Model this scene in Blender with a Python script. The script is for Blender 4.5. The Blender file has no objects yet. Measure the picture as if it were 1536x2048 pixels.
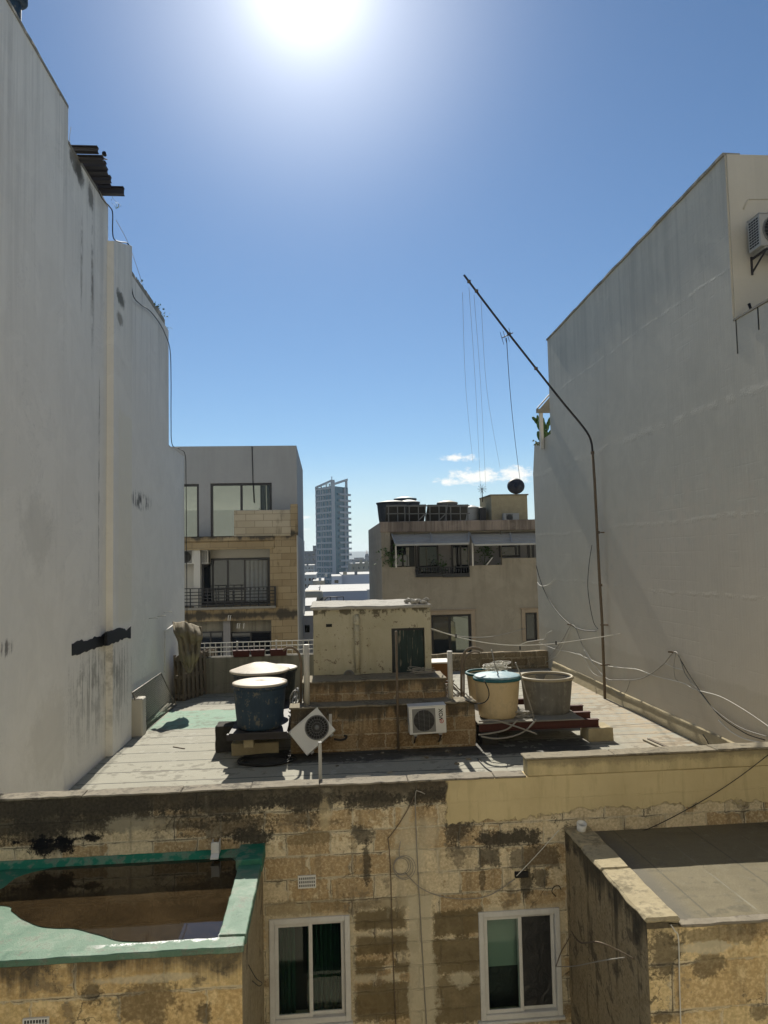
import bpy, bmesh, math, random
from mathutils import Vector, Matrix, noise as mnoise, Euler

random.seed(7)
S = bpy.context.scene
COL = S.collection

# ------------------------------------------------------------------ camera
FPX, CX, CY = 1450.0, 768.0, 1024.0            # focal length and centre, in photo pixels
YAW, PITCH, ROLL = math.radians(4.65), math.radians(3.6), math.radians(1.2)
FWD = Vector((math.sin(YAW)*math.cos(PITCH), math.cos(YAW)*math.cos(PITCH), math.sin(PITCH)))
_r0 = Vector((math.cos(YAW), -math.sin(YAW), 0.0))
_u0 = _r0.cross(FWD)
RIGHT = _r0*math.cos(ROLL) - _u0*math.sin(ROLL)
UP = _u0*math.cos(ROLL) + _r0*math.sin(ROLL)
cam = bpy.data.cameras.new('camera')
cam.sensor_fit = 'VERTICAL'; cam.sensor_height = 36.0; cam.lens = FPX/2048.0*36.0
cam.clip_start = 0.05; cam.clip_end = 20000.0
camo = bpy.data.objects.new('camera', cam); COL.objects.link(camo)
camo.matrix_world = Matrix(((RIGHT.x, UP.x, -FWD.x, 0), (RIGHT.y, UP.y, -FWD.y, 0), (RIGHT.z, UP.z, -FWD.z, 0), (0, 0, 0, 1)))
S.camera = camo

# ------------------------------------------------------------------ light
SUN_EL, SUN_AZ = math.radians(39.9), math.radians(-0.9)     # azimuth from +Y towards +X
SUN_DIR = Vector((math.sin(SUN_AZ)*math.cos(SUN_EL), math.cos(SUN_AZ)*math.cos(SUN_EL), math.sin(SUN_EL)))
EXPOSURE = 0.95
SKY_STRENGTH = 0.05
w = bpy.data.worlds.new('World'); S.world = w; w.use_nodes = True
nt = w.node_tree; nt.nodes.clear()
wo = nt.nodes.new('ShaderNodeOutputWorld'); bg = nt.nodes.new('ShaderNodeBackground')
sky = nt.nodes.new('ShaderNodeTexSky'); sky.sky_type = 'NISHITA'; sky.sun_disc = False
sky.sun_elevation = SUN_EL; sky.sun_rotation = SUN_AZ
sky.air_density = 1.0; sky.dust_density = 0.02; sky.ozone_density = 3.4; sky.altitude = 30
bg.inputs['Strength'].default_value = SKY_STRENGTH
def _wm(op, *a):
    n = nt.nodes.new('ShaderNodeMath'); n.operation = op
    for i, q in enumerate(a):
        if hasattr(q, 'links'): nt.links.new(q, n.inputs[i])
        else: n.inputs[i].default_value = q
    return n.outputs[0]
tc = nt.nodes.new('ShaderNodeTexCoord'); sp = nt.nodes.new('ShaderNodeSeparateXYZ'); nt.links.new(tc.outputs['Generated'], sp.inputs[0])
# bright aureole of scattered light round the sun
dt = nt.nodes.new('ShaderNodeVectorMath'); dt.operation = 'DOT_PRODUCT'; nt.links.new(tc.outputs['Generated'], dt.inputs[0]); dt.inputs[1].default_value = SUN_DIR
cs = _wm('MAXIMUM', dt.outputs['Value'], 0.0)
au = _wm('ADD', _wm('ADD', _wm('MULTIPLY', _wm('POWER', cs, 500.0), 7.0), _wm('MULTIPLY', _wm('POWER', cs, 75.0), 6.2)), _wm('MULTIPLY', _wm('POWER', cs, 20.0), .8))
ac = nt.nodes.new('ShaderNodeMix'); ac.data_type = 'RGBA'; ac.blend_type = 'ADD'; ac.inputs[0].default_value = 1.0
am = nt.nodes.new('ShaderNodeVectorMath'); am.operation = 'SCALE'; am.inputs[0].default_value = (1.0, .97, .93); nt.links.new(au, am.inputs[3])
st = nt.nodes.new('ShaderNodeMix'); st.data_type = 'RGBA'; st.blend_type = 'MULTIPLY'; st.inputs[0].default_value = 1.0; nt.links.new(sky.outputs[0], st.inputs[6]); st.inputs[7].default_value = (.77, .875, .93, 1)
# pale haze lying along the horizon
hz = nt.nodes.new('ShaderNodeMapRange'); hz.interpolation_type = 'SMOOTHSTEP'; hz.inputs['From Min'].default_value = .0; hz.inputs['From Max'].default_value = .16; hz.inputs['To Min'].default_value = .75; hz.inputs['To Max'].default_value = 0.0; nt.links.new(sp.outputs[2], hz.inputs['Value'])
hm = nt.nodes.new('ShaderNodeMix'); hm.data_type = 'RGBA'; nt.links.new(hz.outputs[0], hm.inputs[0]); nt.links.new(st.outputs[2], hm.inputs[6]); hm.inputs[7].default_value = (7.2, 8.6, 8.9, 1)
nt.links.new(hm.outputs[2], ac.inputs[6]); nt.links.new(am.outputs[0], ac.inputs[7])
# a few small fair-weather clouds low over the horizon (azimuth and elevation in radians)
az = _wm('ARCTAN2', sp.outputs[0], sp.outputs[1]); el = _wm('ARCSINE', sp.outputs[2])
cv = nt.nodes.new('ShaderNodeCombineXYZ'); nt.links.new(_wm('MULTIPLY', az, 34.0), cv.inputs[0]); nt.links.new(_wm('MULTIPLY', el, 62.0), cv.inputs[1])
cn = nt.nodes.new('ShaderNodeTexNoise'); cn.inputs['Scale'].default_value = 1.9; cn.inputs['Detail'].default_value = 7.0; cn.inputs['Roughness'].default_value = .68; nt.links.new(cv.outputs[0], cn.inputs['Vector'])
tot = None
for caz, cel, raz, rel, amt in ((.209, .108, .060, .017, 1.15), (.172, .103, .030, .009, 1.05), (.262, .109, .035, .019, 1.15), (.186, .1345, .042, .0075, 1.0), (-.024, .058, .018, .006, .8), (-.026, .041, .014, .005, .75), (.40, .12, .06, .014, 1.0)):
    d = _wm('ADD', _wm('POWER', _wm('DIVIDE', _wm('SUBTRACT', az, caz), raz), 2.0), _wm('POWER', _wm('DIVIDE', _wm('SUBTRACT', el, cel), rel), 2.0))
    k = _wm('MULTIPLY', _wm('SUBTRACT', 1.0, _wm('MINIMUM', _wm('SQRT', d), 1.0)), amt)
    tot = k if tot is None else _wm('MAXIMUM', tot, k)
mr = nt.nodes.new('ShaderNodeMapRange'); mr.interpolation_type = 'SMOOTHSTEP'; mr.inputs['From Min'].default_value = .80; mr.inputs['From Max'].default_value = 1.18
nt.links.new(_wm('ADD', _wm('MULTIPLY', tot, .62), _wm('MULTIPLY', cn.outputs['Fac'], 1.25)), mr.inputs['Value'])
kk = _wm('MULTIPLY', mr.outputs[0], _wm('GREATER_THAN', tot, .0))
cm = nt.nodes.new('ShaderNodeMix'); cm.data_type = 'RGBA'; nt.links.new(kk, cm.inputs[0]); nt.links.new(ac.outputs[2], cm.inputs[6]); cm.inputs[7].default_value = (10.5, 10.6, 10.2, 1)
nt.links.new(cm.outputs[2], bg.inputs[0]); nt.links.new(bg.outputs[0], wo.inputs[0])
sun = bpy.data.lights.new('sun', 'SUN'); sun.energy = 3.4; sun.angle = math.radians(0.5); sun.color = (1.0, 0.94, 0.82)
suno = bpy.data.objects.new('sun', sun); COL.objects.link(suno)
suno.rotation_euler = SUN_DIR.to_track_quat('Z', 'Y').to_euler(); suno.location = (0, 20, 60)
S.view_settings.view_transform = 'Standard'; S.view_settings.look = 'None'
S.view_settings.exposure = EXPOSURE; S.view_settings.gamma = 1.0; S.view_settings.use_curve_mapping = False
S.render.engine = 'CYCLES'
S.cycles.use_denoising = True
try: S.cycles.denoiser = 'OPENIMAGEDENOISE'; S.cycles.denoising_input_passes = 'RGB_ALBEDO_NORMAL'; S.cycles.denoising_prefilter = 'ACCURATE'
except Exception: pass
S.cycles.max_bounces = 8; S.cycles.diffuse_bounces = 4; S.cycles.glossy_bounces = 3
S.cycles.caustics_reflective = False; S.cycles.caustics_refractive = False

# ------------------------------------------------------------------ measuring helpers: a sight line meets a real plane
def ray(px, py):
    return (FWD*FPX + RIGHT*(px-CX) - UP*(py-CY))
def PY(px, py, y):
    d = ray(px, py); return d*(y/d.y)
def PX(px, py, x):
    d = ray(px, py); return d*(x/d.x)
def PZ(px, py, z):
    d = ray(px, py); return d*(z/d.z)
def R4(x0, y0, x1, y1, D):
    """a rectangle on the plane Y=D: X0, X1, Z0, Z1"""
    xm, ym = (x0+x1)/2, (y0+y1)/2
    return PY(x0, ym, D).x, PY(x1, ym, D).x, PY(xm, y1, D).z, PY(xm, y0, D).z

# ------------------------------------------------------------------ mesh builder
class MB:
    def __init__(s): s.v = []; s.f = []; s.m = []; s.mi = 0; s.sm = []; s.smooth = False
    def vert(s, p): s.v.append(Vector(p)); return len(s.v)-1
    def face(s, idx): s.f.append(tuple(idx)); s.m.append(s.mi); s.sm.append(s.smooth)
    def poly(s, pts): s.face([s.vert(p) for p in pts])
    def box(s, x0, y0, z0, x1, y1, z1, M=None):
        x0, x1 = min(x0, x1), max(x0, x1); y0, y1 = min(y0, y1), max(y0, y1); z0, z1 = min(z0, z1), max(z0, z1)
        ps = [Vector((x, y, z)) for z in (z0, z1) for y in (y0, y1) for x in (x0, x1)]
        if M is not None: ps = [M @ p for p in ps]
        i = [s.vert(p) for p in ps]
        for q in ((0,2,3,1),(4,5,7,6),(0,1,5,4),(2,6,7,3),(0,4,6,2),(1,3,7,5)): s.face([i[k] for k in q])
        return s
    def beam(s, a, b, w, h, up=(0,0,1)):
        a, b = Vector(a), Vector(b); d = (b-a).normalized(); u = Vector(up)
        if abs(d.dot(u)) > .98: u = Vector((0,1,0))
        r = d.cross(u).normalized(); u = r.cross(d).normalized()
        c = []
        for p in (a, b):
            for sx, sz in ((-1,-1),(1,-1),(1,1),(-1,1)): c.append(s.vert(p + r*(sx*w/2) + u*(sz*h/2)))
        for q in ((0,1,2,3),(4,7,6,5),(0,4,5,1),(1,5,6,2),(2,6,7,3),(3,7,4,0)): s.face([c[k] for k in q])
        return s
    def tube(s, pts, r, n=6, caps=True, closed=False):
        pts = [Vector(p) for p in pts]; rr = r if isinstance(r, (list, tuple)) else [r]*len(pts)
        old = s.smooth; s.smooth = True
        rings = []; u = None; N = len(pts)
        for k, p in enumerate(pts):
            if closed: t = pts[(k+1) % N]-pts[k-1]
            else: t = pts[min(k+1, N-1)]-pts[max(k-1, 0)]
            t = t.normalized() if t.length > 1e-9 else Vector((0,0,1))
            if u is None:
                u = Vector((0,0,1)) if abs(t.z) < .9 else Vector((1,0,0))
            u = (u - t*u.dot(t)); u = u.normalized() if u.length > 1e-6 else t.orthogonal().normalized()
            b = t.cross(u)
            rings.append([s.vert(p + (u*math.cos(2*math.pi*j/n) + b*math.sin(2*math.pi*j/n))*rr[k]) for j in range(n)])
        for k in range(len(rings) if closed else len(rings)-1):
            A, B = rings[k], rings[(k+1) % len(rings)]
            for j in range(n): s.face((A[j], A[(j+1) % n], B[(j+1) % n], B[j]))
        s.smooth = old
        if caps and not closed: s.face(rings[0][::-1]); s.face(rings[-1])
        return s
    def lathe(s, prof, c, n=40, M=None, smooth=True, jit=0.0, ring=False):
        c = Vector(c); old = s.smooth; s.smooth = smooth; rings = []
        for r, z in prof:
            ring = []
            for j in range(n):
                a = 2*math.pi*j/n
                q = 1 + (jit*mnoise.noise(Vector((math.cos(a)*1.5+c.x, math.sin(a)*1.5+c.y, z*2))) if jit else 0)
                p = Vector((r*q*math.cos(a), r*q*math.sin(a), z))
                ring.append(s.vert((M @ p if M is not None else p) + c))
            rings.append(ring)
        for A, B in zip(rings, rings[1:]):
            for j in range(n): s.face((A[j], A[(j+1) % n], B[(j+1) % n], B[j]))
        if ring:
            for j in range(n): s.face((rings[-1][j], rings[-1][(j+1) % n], rings[0][(j+1) % n], rings[0][j]))
        else:
            if prof[0][0] > 1e-6: s.face(rings[0][::-1])
            if prof[-1][0] > 1e-6: s.face(rings[-1])
        s.smooth = old; return s
    def prism(s, poly, vec):
        """poly (planar points) pushed along vec"""
        vec = Vector(vec); a = [s.vert(p) for p in poly]; b = [s.vert(Vector(p)+vec) for p in poly]
        s.face(a[::-1]); s.face(b); n = len(a)
        for j in range(n): s.face((a[j], a[(j+1) % n], b[(j+1) % n], b[j]))
        return s
    def wall(s, x0, x1, z0, z1, y, depth, holes):
        """front face at Y=y with rectangular holes (X0,X1,Z0,Z1) and reveals going back by depth"""
        xs = sorted({x0, x1} | {h[0] for h in holes} | {h[1] for h in holes}); zs = sorted({z0, z1} | {h[2] for h in holes} | {h[3] for h in holes})
        xs = [x for x in xs if x0-1e-6 <= x <= x1+1e-6]; zs = [z for z in zs if z0-1e-6 <= z <= z1+1e-6]
        inside = lambda cx, cz: any(h[0] < cx < h[1] and h[2] < cz < h[3] for h in holes)
        for a, b in zip(xs, xs[1:]):
            for c, d in zip(zs, zs[1:]):
                if not inside((a+b)/2, (c+d)/2):
                    s.poly([(a,y,c),(b,y,c),(b,y,d),(a,y,d)])
        for h in holes:
            a, b, c, d = h[:4]; yb = y+depth
            s.poly([(a,y,c),(a,y,d),(a,yb,d),(a,yb,c)]); s.poly([(b,y,c),(b,yb,c),(b,yb,d),(b,y,d)])
            s.poly([(a,y,c),(a,yb,c),(b,yb,c),(b,y,c)]); s.poly([(a,y,d),(b,y,d),(b,yb,d),(a,yb,d)])
        # ends, top and the back
        yb = y+depth
        s.poly([(x0,y,z0),(x0,y,z1),(x0,yb,z1),(x0,yb,z0)]); s.poly([(x1,y,z0),(x1,yb,z0),(x1,yb,z1),(x1,y,z1)])
        s.poly([(x0,y,z1),(x1,y,z1),(x1,yb,z1),(x0,yb,z1)])
        return s
    def build(s, name, mats, parent=None, bevel=0.0, rough=None, local=False, bev_seg=1, merge=False):
        me = bpy.data.meshes.new(name)
        off = Vector((0,0,0))
        if parent is not None and not local: off = root_loc(parent)
        me.from_pydata([tuple(p-off) for p in s.v], [], s.f)
        mats = mats if isinstance(mats, (list, tuple)) else [mats]
        for m in mats: me.materials.append(m)
        me.polygons.foreach_set('material_index', s.m); me.polygons.foreach_set('use_smooth', s.sm)
        if bevel or rough or merge:
            bm = bmesh.new(); bm.from_mesh(me)
            if merge: bmesh.ops.remove_doubles(bm, verts=bm.verts, dist=1e-5)
            if bevel:
                es = [e for e in bm.edges if len(e.link_faces) == 2 and e.calc_face_angle(0) > .6]
                bmesh.ops.bevel(bm, geom=es, offset=bevel, segments=bev_seg, affect='EDGES', profile=.5, clamp_overlap=True)
            if rough:
                L, amp, sc = rough
                for _ in range(7):
                    es = [e for e in bm.edges if e.calc_length() > L]
                    if not es: break
                    bmesh.ops.subdivide_edges(bm, edges=es, cuts=1, use_grid_fill=True)
                for vv in bm.verts:
                    q = (vv.co+off)*sc
                    vv.co += Vector(mnoise.noise_vector(q))*amp + Vector(mnoise.noise_vector(q*3.1))*(amp*.45)
            bm.to_mesh(me); bm.free()
        me.validate(); me.update()
        o = bpy.data.objects.new(name, me); COL.objects.link(o)
        if parent is not None: o.parent = parent
        return o
ROOTS = {}
def root_loc(o):
    p = Vector((0,0,0))
    while o is not None:
        p += Vector(o.location); o = o.parent
    return p
def tag(o, label, cat, group=None, kind=None):
    o['label'] = label; o['category'] = cat
    if group: o['group'] = group
    o['kind'] = kind or 'thing'
    return o
def thing(name, label, cat, loc=(0,0,0), group=None):
    o = bpy.data.objects.new(name, None); COL.objects.link(o); o.location = loc; o.empty_display_size = .2
    return tag(o, label, cat, group)
def structure(o): o['kind'] = 'structure'; return o
def copy_tree(o, parent=None):
    c = o.copy(); COL.objects.link(c)
    if parent is not None: c.parent = parent
    for ch in list(o.children): copy_tree(ch, c)
    return c
def smoothpts(pts, k=6):
    """Catmull-Rom through the points"""
    P = [Vector(p) for p in pts]; out = []
    for i in range(len(P)-1):
        p0 = P[max(i-1, 0)]; p1 = P[i]; p2 = P[i+1]; p3 = P[min(i+2, len(P)-1)]
        for j in range(k):
            t = j/k
            out.append(.5*((2*p1)+(p2-p0)*t+(2*p0-5*p1+4*p2-p3)*t*t+(3*p1-p0-3*p2+p3)*t**3))
    out.append(P[-1]); return out
def sag(a, b, d, k=14):
    a, b = Vector(a), Vector(b)
    return [a.lerp(b, i/k) - Vector((0,0,d*4*(i/k)*(1-i/k))) for i in range(k+1)]

# ------------------------------------------------------------------ material builder
def lin(c):
    return tuple(c) if len(c) == 4 else (c[0], c[1], c[2], 1.0)
class Sk:
    """a node socket with arithmetic"""
    def __init__(s, m, k): s.m, s.k = m, k
    def _b(s, op, o, rev=False): return s.m.math(op, o, s) if rev else s.m.math(op, s, o)
    def __add__(s, o): return s._b('ADD', o)
    __radd__ = __add__
    def __sub__(s, o): return s._b('SUBTRACT', o)
    def __rsub__(s, o): return s._b('SUBTRACT', o, True)
    def __mul__(s, o): return s._b('MULTIPLY', o)
    __rmul__ = __mul__
    def __truediv__(s, o): return s._b('DIVIDE', o)
class Mat:
    def __init__(s, name, rough=.9, spec=.3, metal=0.0):
        s.mat = bpy.data.materials.new(name); s.mat.use_nodes = True; s.nt = s.mat.node_tree
        s.bsdf = s.nt.nodes['Principled BSDF']; s.out = s.nt.nodes['Material Output']
        s.bsdf.inputs['Roughness'].default_value = rough; s.bsdf.inputs['Metallic'].default_value = metal
        s.bsdf.inputs['Specular IOR Level'].default_value = spec
        s._xyz = None
    def n(s, t): return s.nt.nodes.new(t)
    def ln(s, a, b):
        if isinstance(a, Sk): s.nt.links.new(a.k, b)
        elif hasattr(a, 'links'): s.nt.links.new(a, b)
        else: b.default_value = a
    def math(s, op, a, b=0.0, c=None, clamp=False):
        n = s.n('ShaderNodeMath'); n.operation = op; n.use_clamp = clamp
        s.ln(a, n.inputs[0]); s.ln(b, n.inputs[1])
        if c is not None: s.ln(c, n.inputs[2])
        return Sk(s, n.outputs[0])
    def xyz(s, local=False):
        if local:
            n = s.n('ShaderNodeTexCoord'); q = s.n('ShaderNodeSeparateXYZ'); s.nt.links.new(n.outputs['Object'], q.inputs[0])
            return tuple(Sk(s, q.outputs[i]) for i in range(3))
        if s._xyz is None:
            n = s.n('ShaderNodeNewGeometry'); q = s.n('ShaderNodeSeparateXYZ'); s.nt.links.new(n.outputs['Position'], q.inputs[0])
            s._xyz = tuple(Sk(s, q.outputs[i]) for i in range(3))
            s.normal = n.outputs['Normal']
        return s._xyz
    def vec(s, x=0.0, y=0.0, z=0.0):
        n = s.n('ShaderNodeCombineXYZ')
        for i, q in enumerate((x, y, z)): s.ln(q, n.inputs[i])
        return Sk(s, n.outputs[0])
    def noise(s, v, scale=1.0, detail=4.0, rough=.55, dist=0.0):
        n = s.n('ShaderNodeTexNoise'); s.ln(v, n.inputs['Vector']); n.inputs['Scale'].default_value = scale
        n.inputs['Detail'].default_value = detail; n.inputs['Roughness'].default_value = rough; n.inputs['Distortion'].default_value = dist
        return Sk(s, n.outputs['Fac'])
    def vor(s, v, scale=1.0, feature='F1'):
        n = s.n('ShaderNodeTexVoronoi'); n.feature = feature; s.ln(v, n.inputs['Vector']); n.inputs['Scale'].default_value = scale
        return Sk(s, n.outputs['Distance'])
    def brick(s, v, bw, rh, mortar=.012, off=.5, soft=.1):
        n = s.n('ShaderNodeTexBrick'); s.ln(v, n.inputs['Vector']); n.inputs['Scale'].default_value = 1.0
        n.inputs['Color1'].default_value = (0,0,0,1); n.inputs['Color2'].default_value = (1,1,1,1); n.inputs['Mortar'].default_value = (.5,.5,.5,1)
        n.inputs['Mortar Size'].default_value = mortar; n.inputs['Mortar Smooth'].default_value = soft
        n.inputs['Brick Width'].default_value = bw; n.inputs['Row Height'].default_value = rh; n.offset = off
        return Sk(s, n.outputs['Color']), Sk(s, n.outputs['Fac'])
    def sm(s, x, a, b):
        n = s.n('ShaderNodeMapRange'); n.interpolation_type = 'SMOOTHSTEP'
        s.ln(x, n.inputs['Value'])
        if a <= b: n.inputs['From Min'].default_value = a; n.inputs['From Max'].default_value = b
        else:
            n.inputs['From Min'].default_value = b; n.inputs['From Max'].default_value = a
            n.inputs['To Min'].default_value = 1.0; n.inputs['To Max'].default_value = 0.0
        return Sk(s, n.outputs['Result'])
    def mn(s, a, b): return s.math('MINIMUM', a, b)
    def mx(s, a, b): return s.math('MAXIMUM', a, b)
    def con(s, a, k): return s.math('MULTIPLY_ADD', a, k, .5-.5*k, clamp=True)
    def ab(s, a): return s.math('ABSOLUTE', a)
    def mix(s, f, a, b, mode='MIX'):
        n = s.n('ShaderNodeMix'); n.data_type = 'RGBA'; n.blend_type = mode
        s.ln(f, n.inputs[0]); s.ln(lin(a) if isinstance(a, tuple) else a, n.inputs[6]); s.ln(lin(b) if isinstance(b, tuple) else b, n.inputs[7])
        return Sk(s, n.outputs[2])
    def ell(s, u, v, cu, cv, ru, rv, wob, soft=.25):
        """soft-edged ellipse whose outline is broken up by the noise wob (about -.5 .. .5)"""
        du = (u-cu)/ru; dv = (v-cv)/rv
        d = s.math('SQRT', du*du + dv*dv) + wob
        return s.sm(d, 1+soft, 1-soft)
    def rect(s, u, v, u0, u1, v0, v1, wob, soft=.03, amp=.1):
        d = s.mx(s.ab(u-(u0+u1)/2)-abs(u1-u0)/2, s.ab(v-(v0+v1)/2)-abs(v1-v0)/2) + wob*amp
        return s.sm(d, soft, -soft)
    def bump(s, h, strength=.3, dist=.02):
        n = s.n('ShaderNodeBump'); n.inputs['Strength'].default_value = strength; n.inputs['Distance'].default_value = dist
        s.ln(h, n.inputs['Height']); s.nt.links.new(n.outputs[0], s.bsdf.inputs['Normal']); return s
    def col(s, c): s.ln(lin(c) if isinstance(c, tuple) else c, s.bsdf.inputs['Base Color']); return s
    def rgh(s, c): s.ln(c, s.bsdf.inputs['Roughness']); return s
def plain(name, c, rough=.7, spec=.3, metal=0.0, var=.12, vscale=6.0, bump=0.0):
    """one colour with a little wear: two noises break it up"""
    m = Mat(name, rough, spec, metal); x, y, z = m.xyz(); v = m.vec(x, y, z)
    a = m.noise(v, vscale, 5, .6); b = m.noise(v, vscale*6, 3, .6)
    f = (a-.5)*2*var + (b-.5)*var
    hi = tuple(min(1, k*1.35) for k in c); lo = tuple(k*.6 for k in c)
    m.col(m.mix(m.math('ADD', f, .5, clamp=True), lo, hi))
    if bump: m.bump(b+a, bump, .01)
    return m.mat
# ------------------------------------------------------------------ main measures (metres, viewer's eye at the origin)
ROOF = -3.40                      # terrace floor
FW = 8.60                         # stone front wall of the terrace house
FTOP = PY(540, 1578, FW).z        # top of its stone parapet
CTOP = PY(1100, 1518, FW).z       # top of the rendered parapet
CX0 = PY(1055, 1540, FW).x        # where the higher rendered parapet starts
LX = -3.86                        # party wall on the left
RX = 6.60                         # party wall on the right
GROUND = -13.5

def stone(name, axis, ztop, mould=.45, feats=(), Y=None, bw=.50, rh=.257, base_lo=(.42,.32,.17), base_hi=(.70,.585,.35), seed=0.0, streak=.6, extra=None, smear=.6, zoff=0.0, joints=1.0, blotch=.6, erode=.6):
    m = Mat(name, .93, .15); x, y, z = m.xyz(); u = x if axis == 'x' else y
    v3 = m.vec(x+seed, y+seed*.7, z)
    n1 = m.noise(v3, 1.3, 6, .62, .3); n2 = m.noise(v3, 5.5, 6, .65); n3 = m.noise(v3, 30, 5, .7)
    drip = m.noise(m.vec(u*7.0, seed+3.1, z*.7), 1.0, 5, .65); col = m.noise(m.vec(u*2.6, seed+9.0, 0.0), 1.0, 5, .7)
    ju = u + (n1-.5)*.12 + (n2-.5)*.07; jz = z - ztop + zoff + (n1-.5)*.05 + (n2-.5)*.06
    tint, mort = m.brick(m.vec(ju, jz, 0.0), bw, rh, .007, .5, .4)
    _, wide = m.brick(m.vec(ju+(n2-.5)*.10, jz+(n3-.5)*.03, 0.0), bw, rh, .045, .5, 1.0)
    c = m.mix(m.math('ADD', (tint-.5)*.75*joints + m.con(n1, 2.2)*.8, (n2-.5)*1.2+.05, clamp=True), base_lo, base_hi)
    c = m.mix(m.sm((tint-.5)*.8*joints+n2*.8+n1*.3-mort*.4, .70-.14*erode, .80-.14*erode)*min(1, erode*1.1), c, m.mix(m.con(n2, 1.8), tuple(k*q for k, q in zip(base_lo, (.50, .43, .36))), tuple(k*q for k, q in zip(base_lo, (.95, .82, .66)))))     # eroded brown faces
    c = m.mix(m.sm(n3, .46, .64)*.35, c, tuple(min(1, k*1.2) for k in base_hi)); c = m.mix(m.sm(n3, .50, .36)*.30, c, tuple(k*.5 for k in base_lo))
    sme = m.sm(wide*.42*joints + n1*.9 + (n2-.5)*.9, .70, .80)
    c = m.mix(sme*smear, c, m.mix(n2, (.55, .48, .34), (.70, .63, .46)))
    c = m.mix(mort*m.sm(n1+ (n2-.5)*.6, .44, .58)*.75*joints, c, (.07, .06, .042))
    c = m.mix(m.sm(drip+(n2-.5)*.3, .53, .66)*streak*.6, c, (.10, .082, .055))
    c = m.mix(m.sm(n1*.65 + n2*.55 + (n3-.5)*.25, .66, .72)*blotch, c, (.12, .10, .07))
    cr = m.n('ShaderNodeTexVoronoi'); cr.feature = 'DISTANCE_TO_EDGE'; cr.inputs['Scale'].default_value = 1.7
    m.ln(m.vec(u+(n2-.5)*.5+seed, 0.0, z+(n2-.5)*.4), cr.inputs['Vector'])
    c = m.mix(m.sm(Sk(m, cr.outputs['Distance']), .010, .003)*m.sm(n1, .50, .56)*.7, c, (.04, .034, .025))
    # black mould washing down from the top edge in uneven tongues
    t = (ztop - z); L = m.con(col, 2.0)*(1.25*mould) + (drip-.5)*mould*1.1
    md = m.sm(L - t + (n2-.5)*.30 + (n3-.5)*.12, -.06, .15)
    blk = m.mix(m.con(n3, 1.8), (.022, .021, .018), (.085, .074, .056))
    c = m.mix(md*m.sm(n3+n2*.6, .55, .85)*.35 + md*.50, c, blk)
    wob = (n1-.5)*1.3 + (n2-.5)*2.0 + (n3-.5)*1.5 + (drip-.5)*.9
    for f in feats:
        kind, (px0, py0, px1, py1) = f[0], f[1]; amt = f[2] if len(f) > 2 else .9
        X0, X1, Z0, Z1 = R4(px0, py0, px1, py1, Y)
        if f[0][-1] == 'R': k = m.rect(u, z, X0, X1, Z0, Z1, wob, .022, .085)
        else: k = m.ell(u, z, (X0+X1)/2, (Z0+Z1)/2, (X1-X0)/2, (Z1-Z0)/2, wob*1.2, .30)
        cc = {'m': blk, 'c': m.mix(n2, (.46, .41, .28), (.62, .56, .42)),
              'b': m.mix(m.con(n2, 2.0), (.085, .064, .032), (.23, .18, .095)), 't': (.006, .007, .010, 1), 'y': m.mix(n1, (.52, .42, .24), (.62, .52, .32)),
              'g': (.012, .15, .095, 1)}[kind[0]]
        c = m.mix(k*amt, c, cc)
    keep = 1.0
    if extra: c, sk = extra(m, u, z, c, n1, n2, n3, drip); keep = 1 - sk*.85
    m.col(c)
    m.bump(((1-mort)*.8*joints + n2*.9 + n3*.55 + sme*.3)*keep, .8, .02)
    return m.mat

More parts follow.
